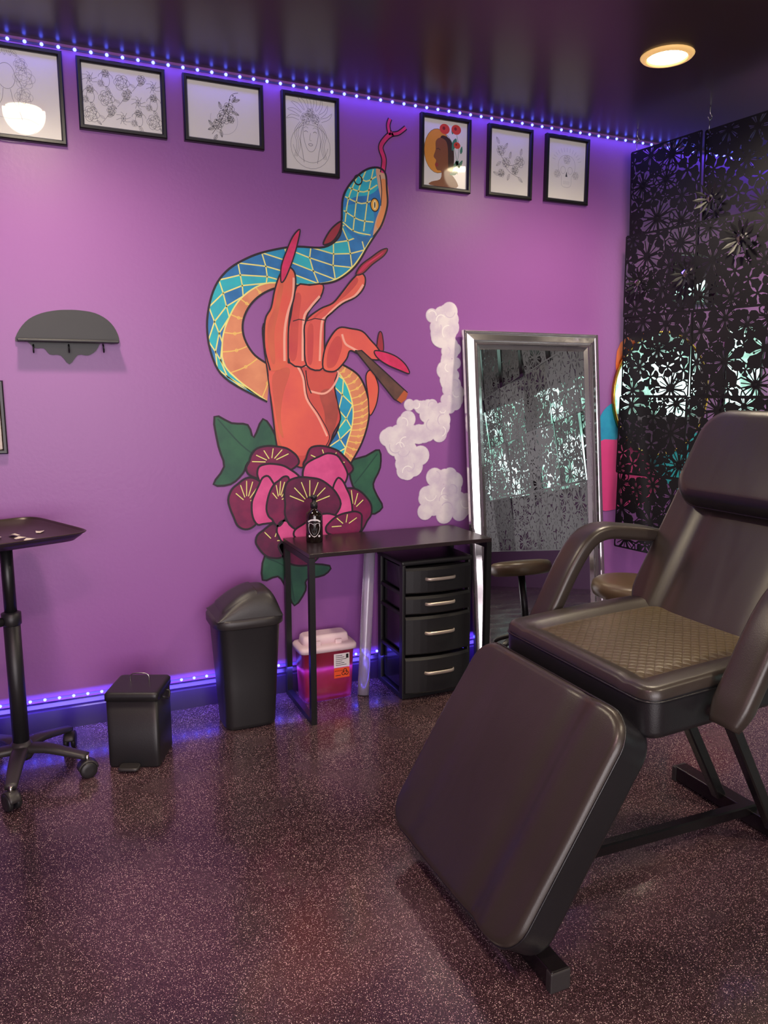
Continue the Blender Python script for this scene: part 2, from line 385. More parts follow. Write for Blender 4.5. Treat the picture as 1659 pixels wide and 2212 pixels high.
def d_lady(f,w,h):
    for x,y,r in((-.085,.055,.032),(.06,.055,.036),(-.055,-.01,.03),(.055,-.01,.03),(-.07,.1,.022),(.05,.1,.022)): rose(f,x,y,r,M_inkl,W)
    f.stroke(circ(0,.055,.03,.044),W,M_ink,1,True); f.stroke(circ(0,.08,.07,.06,a0=-10,a1=190),W,M_inkl); f.stroke([(-.09,-.1),(-.05,-.085),(0,-.09),(.06,-.085),(.1,-.1)],W,M_inkl,smooth=4)
    f.stroke([(-.03,.06),(-.055,.02),(-.04,-.04),(-.05,-.09)],W,M_ink,smooth=4);f.stroke([(.03,.06),(.05,.02),(.035,-.04),(.045,-.09)],W,M_ink,smooth=4)
    f.stroke([(-.012,.012),(-.02,-.03),(-.045,-.06)],W,M_ink,smooth=4);f.stroke([(.012,.012),(.02,-.03),(.045,-.06)],W,M_ink,smooth=4)
    f.stroke(circ(0,-.12,.09,.03,a0=190,a1=350),W,M_inkl); f.stroke(circ(0,-.15,.07,.02,a0=190,a1=350),W,M_inkl)
    for i in range(5): leaf(f,.02*i-.04,.125,.035,50+20*i,M_inkl,W)
def d_sheet(f,w,h):
    for i in range(5):
        for j in range(3):
            x=-w*.36+i*w*.18;y=-h*.27+j*h*.25; k=(i*3+j)%4
            if k==0: rose(f,x,y,.028,M_ink,W);leaf(f,x+.02,y-.02,.02,-40,M_ink,W)
            elif k==1:
                f.stroke(circ(x,y,.014,.022),W,M_ink,1,True);f.stroke(circ(x,y+.01,.026,.018,a0=0,a1=180),W,M_ink);rose(f,x,y+.025,.014,M_ink,W);leaf(f,x,y-.02,.03,-60,M_ink,W);rose(f,x-.018,y-.012,.012,M_inkl,W)
            elif k==2:
                for q in range(8): f.stroke([(x,y),(x+.013*math.cos(q*.8),y+.018*math.sin(q*.8)),(x+.028*math.cos(q*.8+.3),y+.024*math.sin(q*.8+.3))],W,M_ink)
                f.stroke(circ(x,y,.008,.011),W,M_ink,1,True)
            else:
                f.stroke([(x-.02,y-.025),(x,y),(x+.018,y+.03)],W,M_ink,smooth=3);leaf(f,x,y,.025,20,M_ink,W);leaf(f,x-.01,y-.01,.022,150,M_inkl,W);rose(f,x+.015,y+.022,.016,M_ink,W)
def d_crescent(f,w,h):
    f.stroke(circ(.0,-.025,.055,a0=160,a1=400),W,M_inkl);f.stroke([(-.05,-.085),(-.02,-.04),(.015,.02),(.03,.07),(.06,.085)],W*1.4,M_inkd,smooth=5)
    for x,y,r in((-.025,-.045,.02),(.0,-.015,.026),(.02,.02,.022),(.028,-.02,.014)): rose(f,x,y,r,M_inkd,W*1.1)
    for x,y,a in((-.04,-.06,200),(-.045,-.055,130),(-.01,.015,110),(.035,.01,-20),(.035,.045,60),(-.015,-.065,-80),(.04,.05,20),(-.03,-.085,240)): leaf(f,x,y,.028,a,M_inkd,W*1.2)
    for i in range(7): f.fill(circ(-.045+.014*i,-.055+.021*i+.004*(i%2),.003,n=8),M_inkd,1)
def d_sun(f,w,h):
    f.stroke(circ(0,-.045,.088),W,M_ink,1,True); f.stroke(circ(0,-.03,.078,a0=190,a1=350),W,M_ink)
    f.stroke([(-.03,.05),(-.032,0),(-.018,-.05),(0,-.065),(.02,-.05),(.034,0),(.03,.05)],W*1.2,M_ink,smooth=4)
    for s in(-1,1):
        f.stroke([(s*.02-.008,.012),(s*.02,.017),(s*.02+.008,.012)],W*1.6,M_ink,smooth=3); f.stroke([(s*.02-.01,.027),(s*.02,.033),(s*.02+.01,.028)],W,M_ink,smooth=3)
        for q in range(3): f.stroke([(s*(.03+.008*q),.05),(s*(.055+.008*q),.01),(s*(.045+.008*q),-.04),(s*(.06+.006*q),-.09)],W,M_ink,smooth=4)
        f.stroke([(s*.035,.03),(s*.045,-.02),(s*.036,-.07),(s*.03,-.11)],W*1.3,M_ink,smooth=4)
    f.stroke([(-.01,-.036),(0,-.032),(.01,-.036),(0,-.042)],W*1.5,M_ink,1,True,3); f.stroke([(0,.01),(-.004,-.018),(.004,-.02)],W,M_ink,smooth=3)
    for i in range(9):
        a=R(10+20*i); b=R(10+20*i+12); f.stroke([(.05*math.cos(a-.12),.055+.05*math.sin(a-.12)),(.085*math.cos(a),.06+.08*math.sin(a)),(.105*math.cos(b),.06+.105*math.sin(b)),(.08*math.cos(a+.14),.06+.07*math.sin(a+.14)),(.05*math.cos(a+.16),.055+.05*math.sin(a+.16))],W,M_ink,smooth=3)
    rose(f,-.02,.065,.022,M_ink,W);rose(f,.022,.067,.02,M_ink,W);rose(f,0,.09,.017,M_ink,W)
def d_portrait(f,w,h):
    g=mat('print_gold',(222,146,52),coat=.6);br=mat('print_brown',(134,78,48),coat=.6);dk=mat('print_dark_hair',(62,36,30),coat=.6)
    rd=mat('print_red',(215,66,46),coat=.6);gr=mat('print_green',(66,130,104),coat=.6)
    f.fill(circ(-.04,.01,.068,.095),g,.4); f.stroke(circ(-.04,.01,.068,.095),W*1.5,M_inkd,.5,True)
    f.fill([(-.02,.078),(.02,.07),(.042,.03),(.045,-.04),(.03,-.08),(-.01,-.02),(-.03,.04)],dk,.6,4)
    f.fill([(-.05,.05),(-.03,.068),(.0,.06),(.012,.03),(.015,-.03),(.02,-.07),(.055,-.105),(.06,-.14),(-.075,-.14),(-.07,-.125),(-.025,-.11),(-.02,-.075),(-.042,-.072),(-.052,-.05),(-.047,-.03),(-.06,-.015),(-.05,.015)],br,.8,3)
    f.fill([(-.052,-.045),(-.038,-.042),(-.036,-.055),(-.05,-.057)],mat('print_lip',(150,50,50),coat=.6),1,3)
    f.stroke([(-.046,.018),(-.036,.022),(-.026,.016)],W*2,M_outl,1.2)
    for x,y,r in((-.005,.108,.026),(.055,.112,.025),(.06,.045,.017)):
        f.fill(circ(x,y,r,r*.85,n=10),rd,1.2,2); f.fill(circ(x-.004,y+.003,r*.3,n=8),mat('print_dark_red',(130,30,28),coat=.6),1.4)
    for x,y,a,l in((.035,.09,80,.04),(.055,.075,250,.06),(.07,-.02,230,.045),(.065,-.07,200,.045),(.055,-.02,300,.04),(.08,.01,80,.035),(.07,-.05,60,.04)):
        c,s=math.cos(R(a)),math.sin(R(a)); T=lambda u,v:(x+u*c-v*s,y+u*s+v*c)
        f.fill([T(0,0),T(l*.4,l*.2),T(l,0),T(l*.4,-l*.2)],gr,1.1,3)
    f.stroke([(.0,.09),(.03,.06),(.055,.0),(.065,-.08)],W*1.6,gr,1.05,smooth=4); f.stroke([(.058,.09),(.07,.03),(.06,-.04)],W*1.6,gr,1.05,smooth=4)
def d_branch(f,w,h):
    f.stroke([(-.07,.07),(-.05,.03),(-.01,-.01),(.04,.0),(.07,.03)],W*1.4,M_ink,smooth=4);f.stroke([(-.04,.0),(0,-.04),(.05,-.06)],W*1.3,M_ink,smooth=4)
    for x,y,r in((-.05,.05,.022),(.055,.01,.026),(.03,-.03,.02),(-.02,.0,.022),(-.045,-.05,.018)): rose(f,x,y,r,M_ink,W)
    for x,y,a in((-.06,.08,120),(-.03,.06,60),(-.05,.0,220),(0,.02,80),(.02,-.02,-60),(-.03,-.05,200),(.06,.04,80),(-.06,-.06,160),(0,-.05,250),(.05,-.06,-40)): leaf(f,x,y,.032,a,M_ink,W)
def d_skull(f,w,h):
    f.stroke([(-.05,.03),(-.033,.06),(0,.07),(.033,.06),(.05,.03),(.045,-.01),(.03,-.03),(.027,-.07),(0,-.08),(-.027,-.07),(-.03,-.03),(-.045,-.01)],W,M_inkl,1,True,4)
    for s in(-1,1): f.stroke(circ(s*.021,.0,.014,.017,n=12),W*1.2,M_inkl,1,True); rose(f,s*.055,-.02,.018,M_inkl,W)
    f.fill([(0,-.005),(.006,-.03),(-.006,-.03)],M_inkd,1)
    for i in range(5): f.stroke([(-.016+.008*i,-.05),(-.016+.008*i,-.066)],W,M_inkl)
    rose(f,0,.05,.02,M_inkl,W)
    for i in range(13):
        a=R(15+12.5*i); f.stroke([(.07*math.cos(a),.03+.055*math.sin(a)),(.088*math.cos(a),.03+.075*math.sin(a))],W,M_inkl)
frames=[
 ([(-120,72),(131,110),(147,317),(-112,284)],d_lady,'pencil drawing of a figure wreathed in flowers, black frame'),
 ([(165,122),(355,150),(361,302),(170,277)],d_sheet,'sheet of small floral tattoo sketches in a black frame'),
 ([(395,158),(567,185),(571,326),(397,303)],d_crescent,'inked floral crescent drawing in a wide black frame'),
 ([(610,196),(733,212),(732,386),(608,371)],d_sun,'drawing of a woman with a sun crown, black frame'),
 ([(910,244),(1019,258),(1014,418),(907,408)],d_portrait,'coloured print of a woman with red poppies, black frame'),
 ([(1058,267),(1153,281),(1146,432),(1050,423)],d_branch,'ink drawing of a flowering branch in a black frame'),
 ([(1183,289),(1276,301),(1266,443),(1174,435)],d_skull,'pale skull and rays drawing in a black frame')]
for c,fn,lab in frames:
    x0,x1,z0,z1=quad_rect(c,-.015); w,h=x1-x0,z1-z0; cx,cz=(x0+x1)/2,(z0+z1)/2
    g=empty('framed_drawing',(cx,-.001,cz),lab,'picture','framed drawings along the wall')
    rframe('frame',w,h,[(0,0),(0,.02),(.004,.024),(.013,.024),(.018,.016),(.018,.006)],M_frame,parent=g,loc=(cx,-.001,cz))
    f=Flat(); f.fill([(-w/2+.01,-h/2+.01),(w/2-.01,-h/2+.01),(w/2-.01,h/2-.01),(-w/2+.01,h/2-.01)],M_paper,0)
    fn(f,w,h)
    f.build('print',lambda u,v,l:(u,-.008-l*.0004,v),parent=g,loc=(cx,-.001,cz))
x1,z1=wp(6,822);_,z0=wp(6,980)
g=empty('framed_picture',(x1-.15,-.001,(z0+z1)/2),'dark framed picture hanging on the purple wall','picture')
rframe('frame',.3,z1-z0,[(0,0),(0,.02),(.004,.024),(.013,.024),(.018,.016),(.018,.006)],M_frame,parent=g,loc=(x1-.15,-.001,(z0+z1)/2))
box('print',(x1-.15,-.006,(z0+z1)/2),(.27,.006,z1-z0-.03),mat('aged_print',(120,90,80),coat=1,c2=(160,130,90)),bev=0,parent=g)
# ---------------------------------------------------------------- mural
def P(l): return [wp(a,b) for a,b in l]
mural=empty('wall_mural',(1.3,-.002,1.1),'painted mural of a snake, red hand, cigar and magenta peony','mural')
wf=lambda u,v,l:(u,-.002-l*.0004,v)
C_blue=mat('mural_blue',(44,126,196),c2=(38,110,176),vs=14);C_teal=mat('mural_teal',(40,188,204),c2=(48,172,198),vs=14);C_teal2=mat('mural_sky_blue',(38,158,202),c2=(34,142,194),vs=14)
C_yel=mat('mural_pale_yellow',(236,232,140));C_bel=mat('mural_peach_belly',(228,150,112),c2=(212,130,98),vs=7);C_belY=mat('mural_belly_yellow',(240,200,110))
C_cor=mat('mural_coral',(228,92,82),c2=(224,108,82),vs=6);C_corl=mat('mural_light_coral',(234,104,88),c2=(222,92,88),vs=5);C_cord=mat('mural_deep_coral',(200,72,78),c2=(210,86,76),vs=6);C_hi=mat('mural_highlight_pink',(248,176,160))
C_ora=mat('mural_orange_shade',(216,110,78),c2=(206,92,78),vs=6);C_shade=mat('mural_brown_shade',(158,70,66),c2=(180,80,72),vs=9);C_nail=mat('mural_nail_pink',(222,48,112),c2=(200,42,92),vs=20);C_naild=mat('mural_nail_dark',(156,42,64));C_brn=mat('mural_cigar_brown',(104,72,64),c2=(84,58,56),vs=16);C_ash=mat('mural_cigar_ember',(180,90,56))
C_mag=mat('mural_magenta',(128,26,80),c2=(108,20,74),vs=20);C_mag2=mat('mural_dark_magenta',(104,20,70),c2=(84,18,62),vs=20);C_pink=mat('mural_pink',(224,88,154),c2=(206,72,138),vs=12);C_grn=mat('mural_green',(48,100,76),c2=(38,84,70),vs=10);C_grn2=mat('mural_green_shadow',(30,72,62))
C_beige=mat('mural_jaw_beige',(206,176,150),c2=(222,164,128),vs=12);C_jaw=mat('mural_jaw_orange',(232,146,88));C_eye=mat('mural_eye_amber',(240,174,64))
def snakeseg(f,O,Mi,I,nseg,J,base=0):
    O,Mi,I=P(O),P(Mi),P(I);L=len(O)-1
    n=60
    o=[cev(O,L*i/n) for i in range(n+1)];m=[cev(Mi,L*i/n) for i in range(n+1)];q=[cev(I,L*i/n) for i in range(n+1)]
    f.fill(o+m[::-1],C_teal,base); f.fill(m+q[::-1],C_bel,base)
    def S(i,j):
        s=L*min(max(i/nseg,0),1);t=min(max(j/J,0),1);a=cev(O,s);b=cev(Mi,s);return (a[0]+(b[0]-a[0])*t,a[1]+(b[1]-a[1])*t)
    for i in range(0,nseg+1):
        for j in range(0,J+1):
            if (i+j)%2: continue
            c=[S(i-1,j),S(i,j-1),S(i+1,j),S(i,j+1)]
            f.fill([c[0],c[1],c[2],c[3]],random.choice([C_blue,C_teal,C_teal,C_teal2]),base+.3)
            if 0<j: f.stroke([c[0],c[1]],.0055,C_yel,base+.6);f.stroke([c[1],c[2]],.0055,C_yel,base+.6)
    for i in range(3,n,4):
        a,b=m[i],q[min(i+1,n)]
        if math.hypot(a[0]-b[0],a[1]-b[1])>.03:
            mm=((a[0]+b[0])/2+.006,(a[1]+b[1])/2-.006); f.stroke([a,mm,b],.005,C_belY,base+.6,smooth=3); f.stroke(circ(mm[0],mm[1],.006,n=8),.003,C_belY,base+.7,True)
    f.stroke(m,.006,C_yel,base+.8); f.stroke(o,.009,M_outl,base+1); f.stroke(q,.009,M_outl,base+1)
f=Flat()
snakeseg(f,[(738,470),(733,510),(700,534),(640,533),(590,540),(540,555),(490,585),(460,630),(447,700),(458,770),(490,820),(577,868)],
 [(808,505),(787,540),(760,578),(724,604),(688,613),(640,615),(575,612),(525,640),(495,685),(480,740),(492,800),(577,867)],
 [(822,490),(796,530),(768,575),(730,605),(690,614),(645,617),(590,624),(550,648),(527,685),(526,725),(548,765),(584,790)],22,3)
snakeseg(f,[(722,815),(722,850),(732,890),(730,925),(712,958),(706,975)],[(728,800),(750,835),(762,880),(760,920),(750,955),(742,985)],[(735,785),(775,812),(795,860),(796,905),(782,955),(758,1000)],8,2)
head=[(738,475),(740,430),(752,403),(772,380),(795,365),(818,363),(832,376),(835,410),(836,445),(824,486),(806,512),(770,520)]
f.fill(P([(762,400),(764,385),(778,380),(785,392),(775,402)]),C_ora,1.2,4)
f.fill(P(head),C_blue,2,4)
f.fill(P([(752,403),(772,380),(795,365),(818,363),(820,400),(800,420),(770,425),(748,430)]),C_teal,2.1,4)
f.fill(P([(742,450),(770,440),(800,445),(808,480),(790,510),(760,500),(742,480)]),C_teal2,2.1,4)
f.fill(P([(812,364),(830,376),(834,410),(836,445),(824,486),(806,512),(810,480),(822,440),(816,400)]),C_beige,2.2,4)
f.fill(P([(822,390),(836,395),(838,445),(824,492),(812,486),(824,440)]),C_jaw,2.3,4)
f.stroke(P([(820,378),(824,410),(822,445)]),.004,M_outl,2.5,smooth=4)
f.stroke(P(head[:-1]),.009,M_outl,3.2,smooth=5)
for a in([(745,425),(780,440),(812,430)],[(752,405),(785,415),(814,400)],[(742,455),(775,475),(806,480)],[(775,380),(790,392),(812,382)],[(740,480),(765,500),(800,508)],
         [(790,368),(772,420),(762,500)],[(806,366),(795,420),(785,500)],[(770,384),(752,430),(745,480)]): f.stroke(P(a),.0055,C_yel,2.6,smooth=4)
x,z=wp(809,443);f.fill(circ(x,z,.022,.03),M_outl,3);f.fill(circ(x,z,.018,.025),C_eye,3.2);f.fill(circ(x,z,.008,.02),mat('mural_eye_glint',(250,225,170)),3.3);f.fill(circ(x,z,.003,.014),M_outl,3.4)
x,z=wp(773,389);f.stroke(circ(x,z,.018,.02),.006,M_outl,3,True);f.fill(circ(x,z,.012,.014),C_eye,1.9)
for pts,w in(([(826,374),(829,345),(822,318),(834,298),(848,288)],.017),([(842,292),(838,272),(842,257)],.012),([(845,290),(860,288),(876,276)],.012)):
    f.stroke(P(pts),w+.01,M_outl,2.8,smooth=6); f.stroke(P(pts),w,C_nail,3,smooth=6)
f.build('painted_snake',wf,parent=mural)
# hand
f=Flat();O=.0072
f.shape(P([(698,528),(708,505),(722,488),(737,479),(733,500),(718,522)]),C_naild,.2,O)
f.shape(P([(818,719),(825,722),(828,755),(820,765),(813,755)]),C_naild,3,O*.7)
f.shape(P([(790,812),(803,800),(816,830),(816,855),(810,880),(798,897),(795,860)]),C_cor,3,O*.8)
f.shape(P([(569,700),(600,700),(650,720),(700,780),(729,797),(722,830),(728,870),(735,905),(720,935),(710,962),(690,985),(650,1010),(610,985),(598,965),(588,890),(577,800),(570,750)]),C_cord,3.5,O,4)
f.fill(P([(575,720),(620,720),(625,790),(600,830),(605,900),(625,960),(600,960),(590,880),(580,800)]),C_ora,4,4)
f.fill(P([(660,800),(722,805),(716,840),(728,890),(712,930),(690,900),(668,860)]),C_cord,4,4)
f.fill(P([(690,850),(716,842),(730,890),(714,945),(704,935),(700,890)]),C_shade,4.2,4)
f.fill(P([(583,800),(620,784),(645,790),(657,815),(665,860),(690,898),(711,942),(696,970),(655,984),(618,975),(600,940),(590,880),(583,840)]),C_corl,4.4,5)
f.stroke(P([(620,784),(645,790),(657,815),(665,860),(690,898),(711,942),(700,968)]),.004,M_outl,4.9,smooth=5)
f.fill(P([(588,812),(616,794),(626,804),(612,850),(606,900),(612,945),(602,930),(593,880)]),C_ora,4.7,4)
f.stroke(P([(643,793),(654,817),(661,860),(686,900),(706,942)]),.009,C_hi,5.2,smooth=5)
f.stroke(P([(640,785),(680,795),(728,800),(722,830),(700,850),(670,845)]),.009,C_hi,5,smooth=5)
f.stroke(P([(660,800),(664,830),(672,850)]),.005,M_outl,5.3,smooth=4)
f.shape(P([(640,619),(668,616),(697,615),(692,642),(670,668),(660,692),(658,730),(662,788),(625,783),(622,720),(628,680)]),C_corl,6,O,3)
f.fill(P([(636,640),(650,640),(645,690),(640,770),(626,775),(625,720)]),C_cord,6.3,4)
f.stroke(P([(690,640),(668,666),(655,692),(653,780)]),.01,C_hi,6.6,smooth=4); f.stroke(P([(632,694),(645,690),(657,692)]),.004,M_outl,6.8)
f.shape(P([(660,694),(690,668),(718,655),(738,632),(760,604),(777,590),(788,600),(785,622),(768,642),(740,656),(716,676),(702,692),(700,730),(697,795),(662,790),(657,735)]),C_corl,7,O,4)
f.fill(P([(665,700),(700,670),(745,640),(772,610),(765,600),(738,636),(690,672)]),C_cord,7.3,4)
f.fill(P([(664,710),(676,705),(674,780),(664,780)]),C_cord,7.3,4)
f.stroke(P([(784,615),(765,640),(735,655),(705,683),(694,700),(690,780)]),.01,C_hi,7.5,smooth=4); f.stroke(P([(660,694),(680,688),(702,692)]),.004,M_outl,7.6)
iA=[(622,784),(622,720),(626,675),(634,645),(638,610),(634,586),(618,576),(602,598),(592,630),(585,665),(572,692),(571,750),(583,800)]
f.fill(P(iA),C_cor,8,4); f.stroke(P(iA),O,M_outl,8.5,smooth=4)
f.fill(P([(578,700),(592,665),(600,625),(608,600),(611,620),(602,670),(592,720),(594,780),(586,782),(578,740)]),C_ora,8.2,4)
f.stroke(P([(634,600),(632,640),(620,680),(614,720),(614,780)]),.011,C_hi,8.4,smooth=4)
f.shape(P([(697,795),(700,757),(714,727),(732,708),(757,710),(782,716),(800,735),(815,752),(826,774),(803,777),(772,764),(755,758),(748,775),(730,797),(715,803)]),C_corl,8,O,4)
f.fill(P([(705,790),(708,757),(722,730),(734,728),(738,750),(726,785),(714,795)]),C_cord,8.2,4)
f.stroke(P([(738,722),(745,742),(760,752),(790,768)]),.01,C_hi,8.4,smooth=4)
f.shape(P([(606,608),(607,575),(619,540),(632,511),(647,496),(643,522),(633,558),(623,585),(613,606)]),C_nail,9,O*.85,4)
f.shape(P([(768,593),(779,573),(801,556),(822,541),(836,538),(828,553),(803,572),(783,591)]),C_naild,9,O*.85,4)
f.fill(P([(773,590),(785,573),(806,559),(828,544),(820,553),(800,567),(784,584)]),C_nail,9.3,4)
f.shape(P([(808,758),(832,761),(856,771),(875,788),(883,807),(860,799),(835,788),(814,773)]),C_nail,11,O*.85,4)
f.build('painted_hand',wf,parent=mural)
f=Flat()
f.shape(P([(766,757),(780,757),(879,848),(864,870),(850,862)]),C_brn,4,.006,0)
f.fill(P([(872,843),(880,850),(876,862),(866,871),(856,864)]),C_ash,5)
f.build('painted_cigar',lambda u,v,l:(u,-.002-(l+5.2)*.0004 if l<4.4 else -.002-(l+5.4)*.0004,v),parent=mural)
f=Flat()
for pts,vein in (([(463,900),(500,914),(535,918),(548,945),(568,905),(592,935),(602,970),(560,985),(535,1000),(525,1022),(498,1046),(461,1046),(484,1008),(472,965)],[(470,905),(520,960),(560,990)]),
    ([(755,1000),(790,985),(819,972),(821,1010),(806,1045),(814,1070),(826,1096),(800,1110),(783,1070),(762,1050)],[(815,980),(785,1020),(765,1045)]),
    ([(572,1200),(605,1195),(650,1215),(712,1222),(700,1242),(662,1252),(660,1275),(636,1308),(618,1270),(600,1245),(567,1253)],[(575,1205),(620,1230),(636,1300)])):
    f.shape(P(pts),C_grn,0,.009,3); f.stroke(P(vein),.006,C_grn2,.8,smooth=4)
f.build('painted_leaves',lambda u,v,l:(u,-.0016-l*.0003,v),parent=mural)
f=Flat()
def petal(cx,cy,rx,ry,rot,m,L,lines=0,ow=.009):
    pts=[]
    for i in range(16):
        a=2*math.pi*i/16; k=1+.09*math.sin(3*a+cx)+.04*math.sin(5*a+cy)
        x=rx*k*math.cos(a);y=ry*k*math.sin(a);c,s=math.cos(R(rot)),math.sin(R(rot)); pts.append((cx+x*c-y*s,cy+x*s+y*c))
    f.shape(P(pts),m,L,ow,3)
    for i in range(lines):
        a=R(-70+140*i/max(1,lines-1)) ; c,s=math.cos(R(rot)),math.sin(R(rot))
        q=[]
        for t in(.25,.55,.85):
            x=rx*t*math.sin(a)*.9;y=-ry*(t*math.cos(a)); q.append((cx+x*c-y*s,cy+x*s+y*c))
        f.stroke(P(q),.0042,C_yel,L+.9,smooth=3)
petal(590,1168,34,38,20,C_mag2,6,3);petal(650,1190,48,30,0,C_mag,6,4);petal(735,1130,45,40,-10,C_mag2,6,4)
petal(585,998,56,34,-12,C_mag,7,6);petal(600,1040,48,38,20,C_pink,8,0)
petal(705,1000,52,34,12,C_mag,7,4);petal(703,1020,48,38,5,C_pink,8,0)
petal(532,1085,36,56,8,C_mag,9,6);petal(572,1085,28,52,6,C_pink,10,0);petal(602,1082,24,52,10,C_mag,11,6)
petal(762,1100,36,50,-15,C_mag,9,6);petal(735,1090,24,52,-5,C_pink,10,0)
petal(668,1088,60,60,0,C_mag2,12,7);petal(690,1140,55,26,-15,C_pink,13,0);petal(745,1135,40,28,-20,C_mag,14,4);petal(625,1150,30,24,20,C_pink,11,0)
f.build('painted_peony',lambda u,v,l:(u,-.0045-l*.0003,v),parent=mural)
# smoke: lumpy flat clouds
f=Flat(); sm=[mat('mural_smoke_white',(232,224,232),c2=(214,200,220),rough=.6,vs=14),mat('mural_smoke_shadow',(212,198,220),rough=.6)]
sm_dark=mat('mural_smoke_edge',(200,176,208),rough=.6);sm_l=mat('mural_smoke_stroke',(244,238,242),rough=.6)
blobs=[]
def cl(path,r0,n,sp=.9):
    for i in range(n):
        s=(len(path)-1)*i/max(1,n-1);x,y=cev(path,s);blobs.append((x+random.uniform(-1,1)*r0*sp,y+random.uniform(-1,1)*r0*sp,r0*random.uniform(.6,.9)))
cl([(945,682),(970,692),(955,715),(962,735)],25,22,.7);cl([(982,765),(970,790),(968,825),(982,850)],21,22,.7);cl([(975,862),(952,885),(925,883),(888,880)],17,18,.6)
cl([(930,900),(950,920),(900,920),(850,950),(880,985),(900,1005),(858,955)],26,50,.8);cl([(940,1060),(970,1040),(985,1072),(985,1100),(940,1092),(930,1085),(960,1070)],26,38,.8)
for i,(a,b,r_) in enumerate(blobs):
    x,z=wp(a,b);rr=r_*.0022
    f.fill(circ(x,z,rr,n=20),sm_dark,i*.008); f.fill(circ(x,z,rr-.0025,n=20),sm[0],3+i*.008)
    if i%5==0: f.stroke(circ(x,z,rr*.65,n=12,a0=40*i%360,a1=(40*i%360)+150),.005,sm[1] if i%2 else sm_l,5+i*.006)
f.build('painted_smoke',lambda u,v,l:(u,-.0010-l*.0004,v),parent=mural)
f=Flat()
f.fill(P([(1293,915),(1305,885),(1330,870),(1350,900),(1330,950),(1300,960)]),C_teal2,0,4)
f.fill(P([(1290,965),(1330,950),(1400,960),(1440,1000),(1400,1080),(1330,1100),(1292,1090)]),mat('mural_hot_pink',(224,60,140)),.5,4)
f.fill(P([(1380,900),(1480,930),(1600,960),(1590,1040),(1470,1060),(1400,990)]),C_teal,1,4)
f.fill(P([(1340,740),(1420,720),(1450,800),(1380,860),(1335,830)]),mat('mural_orange',(222,110,60)),1,4)
f.fill(P([(1480,1000),(1560,960),(1640,1000),(1620,1080),(1500,1090)]),mat('mural_rose',(205,70,120)),1.5,4)
tag(f.build('wall_mural',wf),'abstract teal, pink and orange mural behind the hanging divider','mural')
# ---------------------------------------------------------------- wall shelf with hooks
pts=P([(33,737),(42,712),(62,690),(90,677),(122,671),(146,670),(172,671),(205,677),(232,692),(250,714),(257,739),(240,744),(218,741),(207,758),(190,768),(168,767),(150,787),(131,768),(108,766),(95,753),(75,752),(58,738)])
pts=cat(pts,True,3)
cx,cz=wp(146,735)
M_shelf=mat('black_shelf_paint',(38,38,40),rough=.45)
g=empty('wall_shelf',(cx,0,cz),'black domed wall shelf with scalloped lower edge and hooks','shelf')
n=len(pts);V=[(x,-.002,z) for x,z in pts]+[(x,-.014,z) for x,z in pts];F=[(i,(i+1)%n,n+(i+1)%n,n+i) for i in range(n)]
tri=tessellate_polygon([[Vector((x,z,0)) for x,z in pts]]);F+=[tuple(n+i for i in t) for t in tri]+[tuple(t) for t in tri]
fixn(mk('back_board',V,F,M_shelf,parent=g))
xa,za=wp(38,737);xb,_=wp(254,738)
box('ledge',((xa+xb)/2,-.045,za+.002),(xb-xa,.06,.01),M_shelf,parent=g)
for a in(72,148,222):
    x,z=wp(a,745)
    sweep('hook',cat([(x,-.015,z),(x,-.03,z-.005),(x,-.034,z-.025),(x,-.045,z-.03),(x,-.053,z-.018)],n=4),.003,.003,M_black,ref=(1,0,0),n=8,parent=g)
# ---------------------------------------------------------------- leaning mirror
mw,mh=.79,1.68;yb,yt=-.22,-.035
lean=math.asin((yt-yb)/mh)
mc=(2.222,(yb+yt)/2,mh*math.cos(lean)/2+.004)
g=empty('leaning_mirror',(2.222,yb,0),'tall silver-framed mirror leaning against the purple wall','mirror')
rot=(-lean,0,0)
rframe('frame',mw,mh,[(0,-.01),(0,.010),(.004,.016),(.008,.010),(.012,.016),(.016,.010),(.020,.012),(.046,.022),(.050,.014),(.055,.021),(.059,.014),(.064,.020),(.068,.012),(.088,.004),(.091,.0)],M_chrome,parent=g,loc=mc,rot=rot)
w2,h2=mw/2-.087,mh/2-.087
mk('mirror_glass',[(-w2,-.003,-h2),(w2,-.003,-h2),(w2,-.003,h2),(-w2,-.003,h2)],[(0,1,2,3)],M_mir,parent=g,loc=mc,rot=rot)
mk('backing_board',[(-w2-.08,.009,-h2-.08),(w2+.08,.009,-h2-.08),(w2+.08,.009,h2+.08),(-w2-.08,.009,h2+.08)],[(0,3,2,1)],M_black,parent=g,loc=mc,rot=rot)
g=empty('round_mirror',(3.10,0,1.37),'round wall mirror with thin gold frame behind the hanging divider','mirror')
mk('mirror_glass',[(.33*math.cos(2*math.pi*i/48),-.012,.33*math.sin(2*math.pi*i/48)) for i in range(48)],[tuple(range(48))],M_mir,parent=g,loc=(3.10,0,1.37))
lathe('frame',[(.327,0),(.327,.014),(.33,.018),(.337,.018),(.341,.014),(.341,0)],M_gold,n=48,parent=g,loc=(3.10,-.001,1.37),rot=(R(90),0,0))
for (a,b,c,d,lab) in((1455,545,1545,660,'small square mirror added for bright glints behind the hanging divider'),(1570,700,1635,900,'narrow upright mirror added for a bright column behind the hanging divider')):
    xa,za=wp(a,b);xb,zb=wp(c,d);w,h=xb-xa,za-zb
    g=empty('glint_mirror',((xa+xb)/2,0,(za+zb)/2),lab,'mirror')  # made-up mirror, added to reflect the windows as a bright spot
    rframe('frame',w,h,[(0,0),(0,.015),(.012,.015),(.012,.006)],M_frame,parent=g,loc=((xa+xb)/2,-.001,(za+zb)/2))
    box('mirror_glass',((xa+xb)/2,-.006,(za+zb)/2),(w-.02,.008,h-.02),M_mir,bev=0,parent=g)
